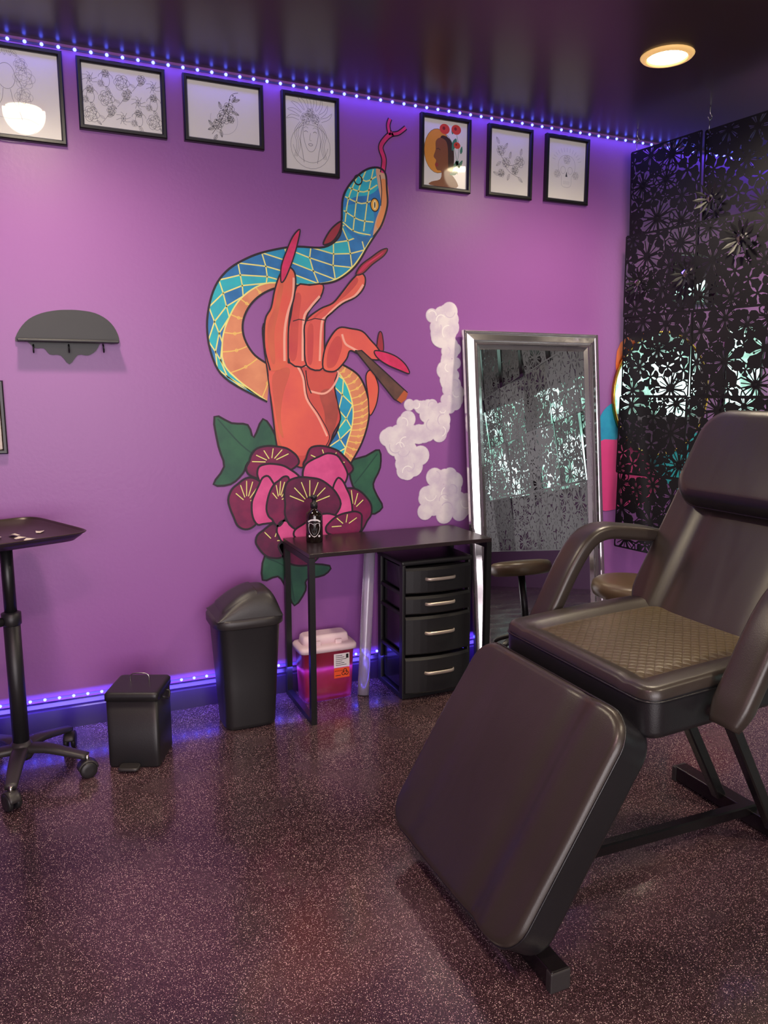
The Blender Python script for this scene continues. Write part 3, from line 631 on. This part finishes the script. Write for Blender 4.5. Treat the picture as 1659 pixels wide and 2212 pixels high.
# ---------------------------------------------------------------- hanging divider
def panel(seed):
    rnd=random.Random(seed);f=Flat();S=.197;k=0
    cl_=lambda p:(max(-S,min(S,p[0])),max(-S,min(S,p[1])))
    pos=[]
    for t in range(1000):
        r=rnd.choice([.088,.076,.066]) if t<90 else rnd.choice([.052,.044]) if t<450 else .029
        x,y=rnd.uniform(-S,S)*.96,rnd.uniform(-S,S)*.96
        if all(math.hypot(x-a,y-b)>(r+c)*.77 for a,b,c in pos): pos.append((x,y,r))
    for qi,(x,y,r) in enumerate(pos):
        big=r>.06
        n=rnd.choice([6,7,8]) if big else 5;a0=rnd.uniform(0,72);style=rnd.random()
        for i in range(n):
            a=R(a0+360*i/n);c,s=math.cos(a),math.sin(a);wd=r*math.sin(math.pi/n)*(.80 if big else .88);k+=1;rr=r*rnd.uniform(1.05,1.3)
            T=lambda u,v:cl_((x+u*c-v*s,y+u*s+v*c))
            if style<.7 or not big:
                f.fill([T(.14*r,.12*wd),T(.4*rr,.4*wd),T(.64*rr,.95*wd),T(.82*rr,.9*wd),T(.97*rr,.35*wd),T(rr,0),T(.97*rr,-.35*wd),T(.82*rr,-.9*wd),T(.64*rr,-.95*wd),T(.4*rr,-.4*wd),T(.14*r,-.12*wd)],M_lat,k*.01)
            else:
                f.stroke([T(.1*r,.05*wd),T(.45*rr,.6*wd),T(.74*rr,.92*wd),T(.95*rr,.4*wd),T(.95*rr,-.4*wd),T(.74*rr,-.92*wd),T(.45*rr,-.6*wd),T(.1*r,-.05*wd)],.0075,M_lat,k*.01)
                f.stroke([T(.1*r,0),T(.72*rr,0)],.005,M_lat,k*.01)
            if big:
                b=a+math.pi/n; f.stroke([cl_((x,y)),cl_((x+.6*r*math.cos(b),y+.6*r*math.sin(b)))],.003,M_lat,k*.01)
                f.fill([cl_(q) for q in circ(x+.62*r*math.cos(b),y+.62*r*math.sin(b),.0055,n=8)],M_lat,k*.01)
        f.fill([cl_(q) for q in circ(x,y,r*.2,n=12)],M_lat,k*.01)
    for i in range(18):
        x,y=rnd.uniform(-S,S),rnd.uniform(-S,S);a=rnd.uniform(0,6.28);k+=1
        f.stroke([cl_(q) for q in cat([(x,y),(x+.05*math.cos(a),y+.05*math.sin(a)),(x+.09*math.cos(a+.5),y+.09*math.sin(a+.5)),(x+.13*math.cos(a+.9),y+.13*math.sin(a+.9))],n=4)],.006,M_lat,k*.01)
    for a,b in(((-S,-S),(S,-S)),((S,-S),(S,S)),((S,S),(-S,S)),((-S,S),(-S,-S))): f.stroke([a,b],.008,M_lat,0)
    o=f.build('panel',lambda u,v,l:(u,-l*.0003,v)); so=o.modifiers.new('s','SOLIDIFY');so.thickness=.0015; return o
dx,dy=.2,-.98; base=Vector((2.74,-.09,0)); D=Vector((dx,dy,0)).normalized(); rz=math.atan2(dy,dx)
g=empty('hanging_room_divider',(base.x+D.x*1.4,base.y+D.y*1.4,0.5),'black cut-out floral panels hooked together and hung from the ceiling','room divider')
protos=[]
top=2.56
for cidx in range(7):
    for ridx in range(5):
        kk=(cidx*2+ridx)%5
        if kk>=len(protos): o=panel(kk+3);protos.append(o)
        else: o=protos[kk].copy();col.objects.link(o)
        p=base+D*(.2+.4*cidx); o.location=(p.x,p.y,top-.2-.4*ridx); o.rotation_euler=(R(random.uniform(-3,3)),0,rz+R(random.uniform(-5,5))+(math.pi if (cidx+ridx)%3==0 else 0)); par(o,g)
for i in range(8):
    p=base+D*(.03+.39*i)
    sweep('ceiling_hook',cat([(p.x,p.y,H-.001),(p.x,p.y,H-.03),(p.x+.012,p.y,H-.045),(p.x,p.y,H-.06),(p.x-.012,p.y,H-.048)],n=5),.002,.002,M_chr,ref=(0,1,0),n=6,parent=g)
    tube('hanging_wire',(p.x,p.y,H-.058),(p.x,p.y,top-.01),.0012,M_chr,parent=g,n=6)
nrm=Vector((D.y,-D.x,0));M_cry=mat('glint_crystal_metal',(245,240,255),rough=.05,metal=1,var=0)
for (a,b_,rr) in((1540,430,.02),(1605,515,.022),(1385,612,.018),(1487,592,.018)):  # crystals added to sparkle as bright spots on the divider
    r=ray(a,b_);o0=Vector((0,CY,CZ));t=(base-o0).dot(nrm)/r.dot(nrm);p=o0+r*t
    p=p+nrm*(.03 if nrm.dot(o0-p)>0 else -.03)
    V=[(0,0,rr),(0,0,-rr)]+[(rr*.8*math.cos(i*math.pi/4),rr*.8*math.sin(i*math.pi/4),(.35*rr if i%2 else -.2*rr)) for i in range(8)]
    F=[(0,2+i,2+(i+1)%8) for i in range(8)]+[(1,2+(i+1)%8,2+i) for i in range(8)]
    mk('glint_crystal',V,F,M_cry,loc=p,parent=g)
    V=[];F=[]
    yv=(nrm if nrm.dot(o0-p)>0 else -nrm);xv=yv.cross(Vector((0,0,1))).normalized();zv=xv.cross(yv)
    for i in range(12):
        t0=2*math.pi*i/12
        for rad,aa,dd in((rr*1.1,-.12,0),(rr*1.1,.12,0),(rr*2.6,.17,.012),(rr*3.8,0,.024),(rr*2.6,-.17,.012)):
            V.append(xv*rad*math.cos(t0+aa)+zv*rad*math.sin(t0+aa)+yv*dd)
        F.append(tuple(range(i*5,i*5+5)))
    mk('flower_cup',V,F,M_lat,loc=p-yv*.01,parent=g)
# ---------------------------------------------------------------- desk
g=empty('desk',(1.36,-.2,0),'small black desk with square metal tube legs against the purple wall','desk')
DX0,DX1,DY0,DY1,DZ=.925,1.785,-.405,-.03,.735
box('desktop',((DX0+DX1)/2,(DY0+DY1)/2,DZ-.009),(DX1-DX0,DY1-DY0,.018),mat('black_laminate',(40,30,34),rough=.28),bev=.002,parent=g)
for x in(DX0+.0125,DX1-.0125):
    V=[];t=.0125
    def fr(y0,y1,z0,z1):
        return [(x+sx*t,y,z) for sx in(-1,1) for y,z in((y0,z0),(y1,z0),(y1,z1),(y0,z1))]
    a=fr(DY0,DY1,0,DZ-.018);b=fr(DY0+.025,DY1-.025,.025,DZ-.043);V=a+b;F=[]
    for s in(0,4):
        for j in range(4):
            F.append((s+j,s+(j+1)%4,8+s+(j+1)%4,8+s+j))
    for j in range(4): F.append((j,(j+1)%4,4+(j+1)%4,4+j));F.append((8+j,8+(j+1)%4,12+(j+1)%4,12+j))
    fixn(mk('leg_frame',V,F,M_black,parent=g))
box('crossbar',((DX0+DX1)/2,DY1-.0125,DZ-.031),(DX1-DX0-.05,.02,.02),M_black,parent=g)
# bottle
bx,by=1.03,-.16
g=empty('spray_bottle',(bx,by,DZ),'dark bottle with black cap and white crest label on the desk','bottle')
lathe('body',[(.034,0),(.037,.004),(.037,.115),(.034,.128),(.018,.142),(.014,.147),(.014,.155)],mat('dark_amber_glass',(26,16,14),rough=.08,coat=.5),parent=g,loc=(bx,by,DZ))
lathe('cap',[(.016,.15),(.016,.172),(.009,.175),(.009,.188),(.014,.19),(.014,.205),(.004,.207)],M_plast,parent=g,loc=(bx,by,DZ))
tube('nozzle',(bx,by,DZ+.199),(bx-.03,by-.012,DZ+.199),.004,M_plast,parent=g,n=8)
f=Flat();wl=mat('label_white',(228,220,226));bl=mat('label_black',(18,16,20))
f.fill([(-.034,.02),(.034,.02),(.034,.108),(-.034,.108)],bl,0)
f.stroke([(-.028,.092),(-.015,.1),(0,.102),(.015,.1),(.028,.092)],.007,wl,1,smooth=3)
f.fill([(-.026,.084),(-.012,.088),(0,.08),(.012,.088),(.026,.084),(.024,.055),(.014,.036),(0,.026),(-.014,.036),(-.024,.055)],wl,1,2)
f.fill([(0,.074),(.006,.06),(.014,.07),(.012,.05),(.004,.036),(-.004,.036),(-.012,.05),(-.014,.07),(-.006,.06)],bl,2)
for s in(-1,1): f.fill(circ(s*.022,.03,.005,n=10),wl,1)
az=math.atan2(CY-by,-bx)
f.build('label',lambda u,v,l:(( .0374+l*.0002)*math.cos(az+u/.037),(.0374+l*.0002)*math.sin(az+u/.037),v),parent=g,loc=(bx,by,DZ))
# ---------------------------------------------------------------- drawer cart
g=empty('drawer_cart',(1.56,-.17,0),'black plastic drawer unit with four drawers under the desk','drawer unit')
cx0,cx1,cy0,cy1=1.385,1.735,-.315,-.035
cxm,cym=(cx0+cx1)/2,(cy0+cy1)/2;ww,dd=cx1-cx0,cy1-cy0
box('top_panel',(cxm,cym,.632),(ww+.01,dd+.005,.022),M_plast,bev=.008,parent=g,seg=3)
mk('top_tray',[(cx0+.02,cy0+.02,.6435),(cx1-.02,cy0+.02,.6435),(cx1-.02,cy1-.02,.6435),(cx0+.02,cy1-.02,.6435)],[(0,1,2,3)],M_black,parent=g)
box('base_panel',(cxm,cym,.012),(ww,dd,.024),M_plast,bev=.004,parent=g)
box('back_panel',(cxm,cy1-.006,.32),(ww-.02,.01,.61),M_plast,parent=g)
for x in(cx0+.008,cx1-.008):
    for y in(cy0+.018,cy1-.018): box('corner_post',(x,y,.32),(.016,.036,.61),M_plast,bev=.004,parent=g)
    for z in(.205,.395,.49): box('side_rail',(x,cym,z),(.012,dd-.05,.018),M_plast,parent=g)
M_dr=mat('translucent_black_drawer',(24,22,30),rough=.22,coat=.4)
for z0,z1 in((.028,.197),(.212,.388),(.4,.482),(.496,.612)):
    V=[];F=[];n=10
    d=box('drawer',(cxm,cym+.005,(z0+z1)/2),(ww-.036,dd-.03,z1-z0-.01),M_dr,bev=.004,parent=g)
    for i in range(n+1):
        t=i/n*2-1;x=cxm+t*(ww/2-.012);y=cy0-.006-.022*(1-t*t)
        V+=[(x,y,z0),(x,y-.004,z0+.006),(x,y-.004,z1-.012),(x,y+.004,z1),(x,cy0+.012,z1),(x,cy0+.012,z0)]
    for i in range(n):
        for j in range(6): F.append((i*6+j,i*6+(j+1)%6,(i+1)*6+(j+1)%6,(i+1)*6+j))
    F.append((0,1,2,3,4,5));F.append(tuple(n*6+j for j in range(6)))
    fixn(mk('drawer_front',V,F,M_plast,parent=d))
    zc=z0+(z1-z0)*.56
    sweep('handle',cat([(cxm-.075,cy0-.022,zc),(cxm-.06,cy0-.04,zc),(cxm,cy0-.045,zc),(cxm+.06,cy0-.04,zc),(cxm+.075,cy0-.022,zc)],n=4),.008,.004,mat('champagne_handle',(205,192,180),rough=.35,metal=.6),ref=(0,0,1),n=8,parent=d)
# ---------------------------------------------------------------- sharps container
sx,sy=1.085,-.115
g=empty('sharps_container',(sx,sy,0),'red sharps disposal box with white lid under the desk','sharps container')
M_red=mat('translucent_red_plastic',(190,56,92),rough=.32,trans=.4,coat=.2,c2=(170,40,66),vs=9)
loft('body',[ring(0,0,z,a,b,7) for z,a,b in((0,.108,.062),(.006,.114,.066),(.1,.118,.068),(.225,.124,.07),(.228,.128,.074),(.235,.128,.074))],M_red,parent=g,loc=(sx,sy,0))
M_wl=mat('white_plastic_lid',(238,212,220),rough=.35)
loft('lid',[ring(0,0,z,a,b,7) for z,a,b in((.232,.136,.080),(.250,.136,.080),(.258,.130,.075),(.260,.11,.06))],M_wl,parent=g,loc=(sx,sy,0))
loft('lid_hatch',[ring(0,.01,z,a,b,6) for z,a,b in((.258,.112,.05),(.292,.106,.044),(.299,.098,.036))],M_wl,parent=g,loc=(sx,sy,0))
for q in(-.05,.05): box('lid_latch',(sx+q,sy-.05,.268),(.03,.012,.02),M_wl,parent=g)
f=Flat();lw=mat('label_paper_white',(232,225,230));lo=mat('label_orange',(240,88,42));lk=mat('label_ink',(30,25,30))
f.fill([(.02,.15),(.095,.15),(.095,.215),(.02,.215)],lw,0);f.fill([(.02,.1),(.095,.1),(.095,.148),(.02,.148)],lo,0)
for i in range(6): f.stroke([(.028,.206-.009*i),(.06+.02*((i*7)%3)/2,.206-.009*i)],.0025,lk,1)
f.fill([(.078,.19),(.09,.19),(.09,.21),(.078,.21)],lk,1)
for k in range(3):
    a=R(90+120*k);f.stroke(circ(.073+.0085*math.cos(a),.124+.0085*math.sin(a),.008,a0=math.degrees(a)-145,a1=math.degrees(a)+145,n=12),.0032,lk,1)
f.stroke(circ(.073,.124,.007,n=12),.0018,lk,1,True);f.stroke([(.026,.112),(.052,.112)],.003,lk,1)
f.build('label',lambda u,v,l:(u,-.0715-l*.0004,v),parent=g,loc=(sx,sy,0))
cu=bpy.data.curves.new('label_lettering','FONT');cu.body='BIOHAZARD';cu.size=.0072
to=bpy.data.objects.new('tmp_text',cu);col.objects.link(to);bpy.context.view_layer.update()
me=bpy.data.meshes.new_from_object(to.evaluated_get(bpy.context.evaluated_depsgraph_get()));bpy.data.objects.remove(to)
me.name='label_lettering';me.materials.clear();me.materials.append(lk)
o=bpy.data.objects.new('label_lettering',me);col.objects.link(o);o.location=(sx+.023,sy-.0725,.132);o.rotation_euler=(R(90),0,0);par(o,g)
# ---------------------------------------------------------------- clear tube roll
A,B=Vector((1.245,-.19,.003)),Vector((1.337,-.055,.68))
M_clear=mat('clear_plastic_film',(235,225,245),rough=.12,trans=.7,var=.03,vs=20)
o=sweep('clear_plastic_roll',[A+(B-A)*t for t in(0,.25,.5,.75,1)],.027,.027,M_clear,n=20);tag(o,'clear plastic film roll leaning on the wall under the desk','plastic roll')
# ---------------------------------------------------------------- swing-lid bin
bx,by=.692,-.235
g=empty('swing_lid_bin',(bx,by,0),'tall black plastic bin with domed swing lid beside the desk','trash can')
loft('body',[ring(0,0,z,a,b,4.5) for z,a,b in((0,.1,.088),(.006,.108,.096),(.02,.11,.098),(.2,.12,.106),(.44,.135,.118),(.448,.138,.121))],M_plast,parent=g,loc=(bx,by,0))
loft('lid_rim',[ring(0,0,z,a,b) for z,a,b in((.44,.142,.125),(.446,.149,.132),(.472,.149,.132),(.48,.144,.127),(.482,.132,.115))],M_plast2,parent=g,loc=(bx,by,0))
def hood(u):
    t=(u-.38)/(1.38 if u<.38 else .62)
    return .478+.108*max(0,1-abs(t)**(1.9 if u<.38 else 3.6))
V=[];F=[];nx,ny=40,26
for i in range(nx+1):
    u=-math.cos(math.pi*i/nx)
    for j in range(ny+1):
        v=-math.cos(math.pi*j/ny); k_=max(0,1-abs(v)**4.5)**.5
        z=.478+(hood(u)-.478)*k_
        V.append((u*.136,v*.118,z))
for i in range(nx):
    for j in range(ny): F.append((i*(ny+1)+j,(i+1)*(ny+1)+j,(i+1)*(ny+1)+j+1,i*(ny+1)+j+1))
mk('lid_hood',V,F,M_plast2,smooth=True,parent=g,loc=(bx,by,0))
V=[];F=[];nx=20
for i in range(nx+1):
    u=-.8+1.12*i/nx
    for j in range(15):
        v=(-1+2*j/14)*.78; k_=max(0,1-abs(v)**4.5)**.5
        z=.478+(hood(u)-.478)*k_+(.006 if 0<i<nx and 0<j<14 else -.003)
        V.append((u*.136-.002,v*.118,z))
for i in range(nx):
    for j in range(14): F.append((i*15+j,(i+1)*15+j,(i+1)*15+j+1,i*15+j+1))
mk('swing_flap',V,F,M_plast2,smooth=True,parent=g,loc=(bx,by,0))
# ---------------------------------------------------------------- pedal bin
px_,py_=.243,-.395;rz2=R(-23)
g=empty('pedal_bin',(px_,py_,0),'small square black metal pedal bin with wire handle','trash can')
LB=(px_,py_,0);RB=(0,0,rz2)
loft('body',[ring(0,0,z,a,b,14,56) for z,a,b in((.0,.092,.091),(.008,.096,.094),(.262,.096,.094))],M_plast,parent=g,loc=LB,rot=RB)
loft('lid',[ring(0,0,z,a,b,14,56) for z,a,b in((.262,.1,.098),(.284,.1,.098),(.292,.094,.092),(.293,.086,.086))],M_plast,parent=g,loc=LB,rot=RB)
sweep('wire_handle',cat([(-.035,.02,.29),(-.035,.02,.315),(-.02,.02,.325),(.02,.02,.325),(.035,.02,.315),(.035,.02,.29)],n=4),.0025,.0025,M_chr,ref=(0,1,0),n=8,parent=g,loc=LB,rot=RB)
loft('pedal',[ring(-.01,-.118,z,a,b,5) for z,a,b in((.008,.035,.022),(.012,.038,.026),(.02,.035,.022))],M_plast2,parent=g,loc=LB,rot=RB)
sweep('pedal_arm',[(-.01,-.12,.012),(-.01,-.08,.016)],.01,.004,M_plast,ref=(1,0,0),n=8,parent=g,loc=LB,rot=RB)
box('hinge',(px_+.045,py_+.085,.27),(.05,.016,.03),M_plast,rot=RB,parent=g)
sweep('side_grip',cat([(.095,-.03,.255),(.108,-.03,.25),(.112,0,.235),(.108,.03,.25),(.095,.03,.255)],n=4),.004,.004,M_plast,ref=(0,0,1),n=8,parent=g,loc=LB,rot=RB)
# ---------------------------------------------------------------- star bases
def empty_part(name,loc,parent):
    o=bpy.data.objects.new(name,None); col.objects.link(o); o.location=loc; o.empty_display_size=.03; par(o,parent); return o
def starbase(g,cx,cy,r,a0,m,hubz=.115):
    lathe('hub',[(.034,hubz-.045),(.042,hubz-.03),(.042,hubz),(.03,hubz+.02),(.02,hubz+.024)],m,parent=g,loc=(cx,cy,0))
    for i in range(5):
        a=R(a0+72*i)
        pts=cat([(.02,0,hubz-.008),(.09,0,hubz-.006),(.17,0,hubz-.022),(r,0,.078)],n=4)
        sweep('base_leg',pts,.030,.016,m,ref=(0,1,0),n=12,p=3,scale=lambda t:1-.35*t,loc=(cx,cy,0),rot=(0,0,a),parent=g)
        wx,wy=cx+r*math.cos(a),cy+r*math.sin(a)
        c=empty_part('caster',(wx,wy,0),g)
        for s in(-1,1):
            w=lathe('wheel',[(.012,-.009),(.026,-.009),(.03,-.005),(.03,.005),(.026,.009),(.012,.009)],M_plast,n=24,loc=(wx+s*.014*math.cos(a+.6+math.pi/2),wy+s*.014*math.sin(a+.6+math.pi/2),.03),rot=(R(90),0,a+.6)); par(w,c)
        s_=sweep('caster_hood',[(.033*math.cos(t),0,.033*math.sin(t)) for t in[R(10+16*k) for k in range(11)]],.02,.004,M_plast2,ref=(0,1,0),n=8,p=4,loc=(wx,wy,.03),rot=(0,0,a+.6)); par(s_,c)
        q=tube('caster_stem',(wx,wy,.055),(wx,wy,.085),.007,M_chr,n=10); par(q,c)
tx,ty=-.17,-.38
g=empty('tray_stand',(tx,ty,0),'rolling tray stand with black tray, single pole and star caster base','tray stand')
starbase(g,tx,ty,.238,-97,M_plast2)
tube('lower_pole',(tx,ty,.12),(tx,ty,.6),.028,M_plast,parent=g,n=24)
tube('upper_pole',(tx,ty,.59),(tx,ty,.875),.021,M_black,parent=g,n=20)
lathe('height_collar',[(.028,.57),(.033,.575),(.033,.615),(.022,.62)],M_plast,parent=g,loc=(tx,ty,0))
tube('height_knob',(tx-.03,ty-.02,.59),(tx-.07,ty-.045,.59),.016,M_plast,parent=g,n=12)
tb=R(24);tcx,tcy=-.150,-.336
loft('tray',[ring(0,0,z,a,b,7,48) for z,a,b in((.876,.14,.2),(.874,.15,.21),(.892,.168,.232),(.902,.176,.24),(.906,.178,.242),(.905,.182,.246),(.901,.178,.242),(.893,.164,.228),(.882,.152,.212),(.879,.01,.01))],mat('dark_tray_metal',(60,46,42),rough=.35,metal=.3),parent=g,loc=(tcx,tcy,0),rot=(0,0,tb),caps=False)
fixn(mk('tray_underside',ring(0,0,.8755,.145,.205,7),[tuple(range(40))],M_plast,parent=g,loc=(tcx,tcy,0),rot=(0,0,tb)))
box('tray_bracket',(tx,ty,.868),(.12,.12,.012),M_black,parent=g)
for i,(x,y,r_) in enumerate(((-.12,-.40,20),(-.06,-.30,70),(-.14,-.33,130),(-.09,-.44,40),(-.2,-.36,10))):
    o=fixn(mk('paper_scrap',[(-.018,-.008,0),(.016,-.012,.003),(.02,.009,.0),(-.002,.014,.005),(-.02,.006,.001)],[(0,1,2,3),(0,3,4)],mat('crumpled_paper',(215,205,190)),loc=(x,y,.883),rot=(0,0,R(r_))));tag(o,'small torn scrap of pale paper lying on the black tray','paper scrap','paper scraps on the tray')
tx,ty=2.40,-.62
g=empty('rolling_stool',(tx,ty,0),'round brown padded stool on casters near the leaning mirror','stool')
starbase(g,tx,ty,.2,20,M_plast2)
tube('gas_column',(tx,ty,.12),(tx,ty,.46),.02,M_black,parent=g)
lathe('seat',[(.05,.45),(.15,.455),(.168,.465),(.175,.49),(.17,.515),(.155,.527),(.12,.532),(.01,.533)],mat('tan_brown_vinyl',(84,68,50),rough=.38),n=40,parent=g,loc=(tx,ty,0))
# ---------------------------------------------------------------- treatment chair
yc=-1.667
g=empty('treatment_chair',(1.5,yc,0),'dark brown leather reclining treatment chair on a black metal frame','chair')
def seam(name,sx,sy,z,RR,parent,loc,rot,ins,taper=None):
    pts=[];hx,hy=sx/2-ins,sy/2-ins;r=max(RR-ins,.01)
    for cx,cy,a0 in((hx-r,hy-r,0),(-hx+r,hy-r,90),(-hx+r,-hy+r,180),(hx-r,-hy+r,270)):
        for k in range(9):
            a=R(a0+90*k/8);pts.append((cx+r*math.cos(a),cy+r*math.sin(a),z))
    if taper: pts=[(x,y*taper(x),z) for x,y,z in pts]
    pts.append(pts[0])
    return sweep(name,pts,.003,.003,M_leab,ref=(0,0,1),n=6,parent=parent,loc=loc,rot=rot)
def fold(Y,c,w,d): return d*math.exp(-((Y-c)/w)**2)
def leamix(th): return lambda c:1 if c.z<th/2-.024 else 0
# leg rest
a=R(-57.9);nrm=Vector((-.847,0,.531));th=.115
ly=-1.636
lc=Vector((1.036,ly,.368))-nrm*(th/2)
def ldz(X,Y): return .008*math.cos(Y/.34*1.5)*math.cos(X/.31*1.5)-fold(Y,-.165,.035,.009)+fold(Y,-.23,.035,.008)-fold(Y,.2,.035,.004)+.0015*math.sin(X*14+Y*5)
lr=cushion('leg_rest',.625,.68,th,.085,.021,M_lea,lc,(0,a,0),parent=g,dz=ldz,dens=36,mats=[M_lea,M_leab],mfun=leamix(th))
seam('leg_rest_piping',.625,.68,th/2-.019,.085,lr,lc,(0,a,0),-.0005)
# seat
sc_=Vector((1.52,-1.655,.628));sr=(0,R(-3),0)
def sdz(X,Y):
    s=max(0,min(1,(abs(Y)-.225)/.03));s=s*s*(3-2*s)
    t=max(0,min(1,(-X-.2)/.03));t=t*t*(3-2*t)
    return .004*math.cos(X/.26*1.5)+.012*max(s,t)-.006*math.exp(-((abs(Y)-.225)/.008)**2)
st=cushion('seat',.53,.64,.12,.05,.022,M_leaq,sc_,sr,parent=g,dz=sdz,mats=[M_lea,M_leab,M_leaq],mfun=lambda c:1 if c.z<.036 else(2 if abs(c.y)<.228 and c.x>-.2 else 0))
seam('seat_piping',.53,.64,.06-.020,.05,st,sc_,sr,-.0005)
# backrest
a=R(-60.9);nrm=Vector((-.874,0,.486));th=.1;byc=-1.655;up=Vector((.486,0,.874))
face=Vector((1.925,byc,1.0))-up*.045
bc=face-nrm*(th/2)
tp=lambda X:1-.10*max(0,min(1,(X-.12)/.22))**1.3
bk=cushion('backrest',.68,.70,th,.11,.022,M_lea,bc,(0,a,0),parent=g,dz=lambda X,Y:.008*math.cos(Y/.34*1.5)-fold(abs(Y),.18,.03,.008)+fold(abs(Y),.24,.03,.005),taper=tp,dens=30,mats=[M_lea,M_leab],mfun=leamix(th))
seam('backrest_piping',.68,.70,th/2-.02,.11,bk,bc,(0,a,0),-.0005,tp)
hc=face+up*.215+nrm*.042
hp=cushion('head_pillow',.34,.57,.105,.10,.045,M_lea,hc,(0,a,0),parent=g,dz=lambda X,Y:.010*math.cos(Y/.28*1.4)*math.cos(X/.17*1.4),dens=10,mats=[M_lea,M_leab],mfun=lambda c:1 if (c.z<.018 or c.x<-.137) else 0)  # darker pillow sides and lower edge are shadow put into the colour
seam('pillow_piping',.34,.57,.004,.10,hp,hc,(0,a,0),-.0005)
for s in(-1,1):
    y=-1.66+s*.385
    pts=cat([(1.420,y,.60),(1.47,y,.69),(1.54,y,.82),(1.60,y,.897),(1.67,y,.925),(1.78,y,.915),(1.92,y,.895)],n=5)
    ar=sweep('armrest',pts,.052,.026,M_lea,ref=(0,1,0),n=24,p=3.6,parent=g,scale=lambda t:min(1,.72+3*min(t,1-t)))
    tube('armrest_bracket',(1.49,-1.66+s*.30,.66),(1.49,-1.66+s*.345,.66),.012,M_chr,parent=ar)
    tube('pivot_cap',(1.462,-1.66+s*.31,.603),(1.462,-1.66+s*.328,.603),.014,mat('white_cap',(190,180,176)),parent=ar)
    tube('rear_bracket',(1.9,-1.66+s*.27,.88),(1.9,-1.66+s*.35,.892),.012,M_black,parent=ar)
M_fr=mat('black_gloss_steel',(22,18,20),rough=.25)
box('front_foot_bar',(1.01,yc,.03),(.05,.66,.05),M_fr,parent=g);box('rear_foot_bar',(2.01,yc,.03),(.055,.62,.05),M_fr,parent=g)
for y in(-.322,.322): box('foot_cap',(1.01,yc+y,.026),(.056,.022,.052),M_plast2,parent=g)
for y in(-.31,.31): box('foot_cap',(2.01,yc+y,.026),(.06,.02,.052),M_plast2,parent=g)
sweep('centre_rail',[(1.01,yc,.05),(1.3,yc,.07),(2.01,yc,.055)],.018,.018,M_fr,ref=(0,1,0),n=8,p=6,parent=g,smooth=False)
for y in(-.10,.11):
    sweep('rear_strut',[(1.98,yc+y,.05),(1.69,yc+y,.57)],.018,.018,M_fr,ref=(0,1,0),n=8,p=6,parent=g,smooth=False)
sweep('front_strut',[(1.01,yc,.04),(1.42,yc,.56)],.02,.02,M_fr,ref=(0,1,0),n=8,p=6,parent=g,smooth=False)
box('seat_support',(1.55,yc,.558),(.42,.3,.03),M_fr,parent=g,rot=(0,R(-3),0))
sweep('back_support',[(1.72,yc,.56),(2.03,yc,.9)],.02,.012,M_fr,ref=(0,1,0),n=8,p=6,parent=g,smooth=False)
# ---------------------------------------------------------------- lights & world
def area(name,loc,rot,sx,sy,e,c):
    l=bpy.data.lights.new(name,'AREA');l.shape='RECTANGLE';l.size=sx;l.size_y=sy;l.energy=e;l.color=c
    o=bpy.data.objects.new(name,l);col.objects.link(o);o.location=loc;o.rotation_euler=rot;return o
area('front_fill',(-.3,Y0+.15,1.4),(R(84),0,0),3.6,2.2,190,(1,.91,.93))  # unseen fill lamp added behind the camera to brighten the room
area('pink_floor_fill',(-.5,-3.0,2.6),(R(-4),R(8),0),.8,.4,16,(1,.3,.7))  # added pink lamp to tint the foreground floor, no fixture there
w=bpy.data.worlds.new('w');sc.world=w;w.use_nodes=True;w.node_tree.nodes['Background'].inputs[0].default_value=(.25,.18,.3,1);w.node_tree.nodes['Background'].inputs[1].default_value=.3
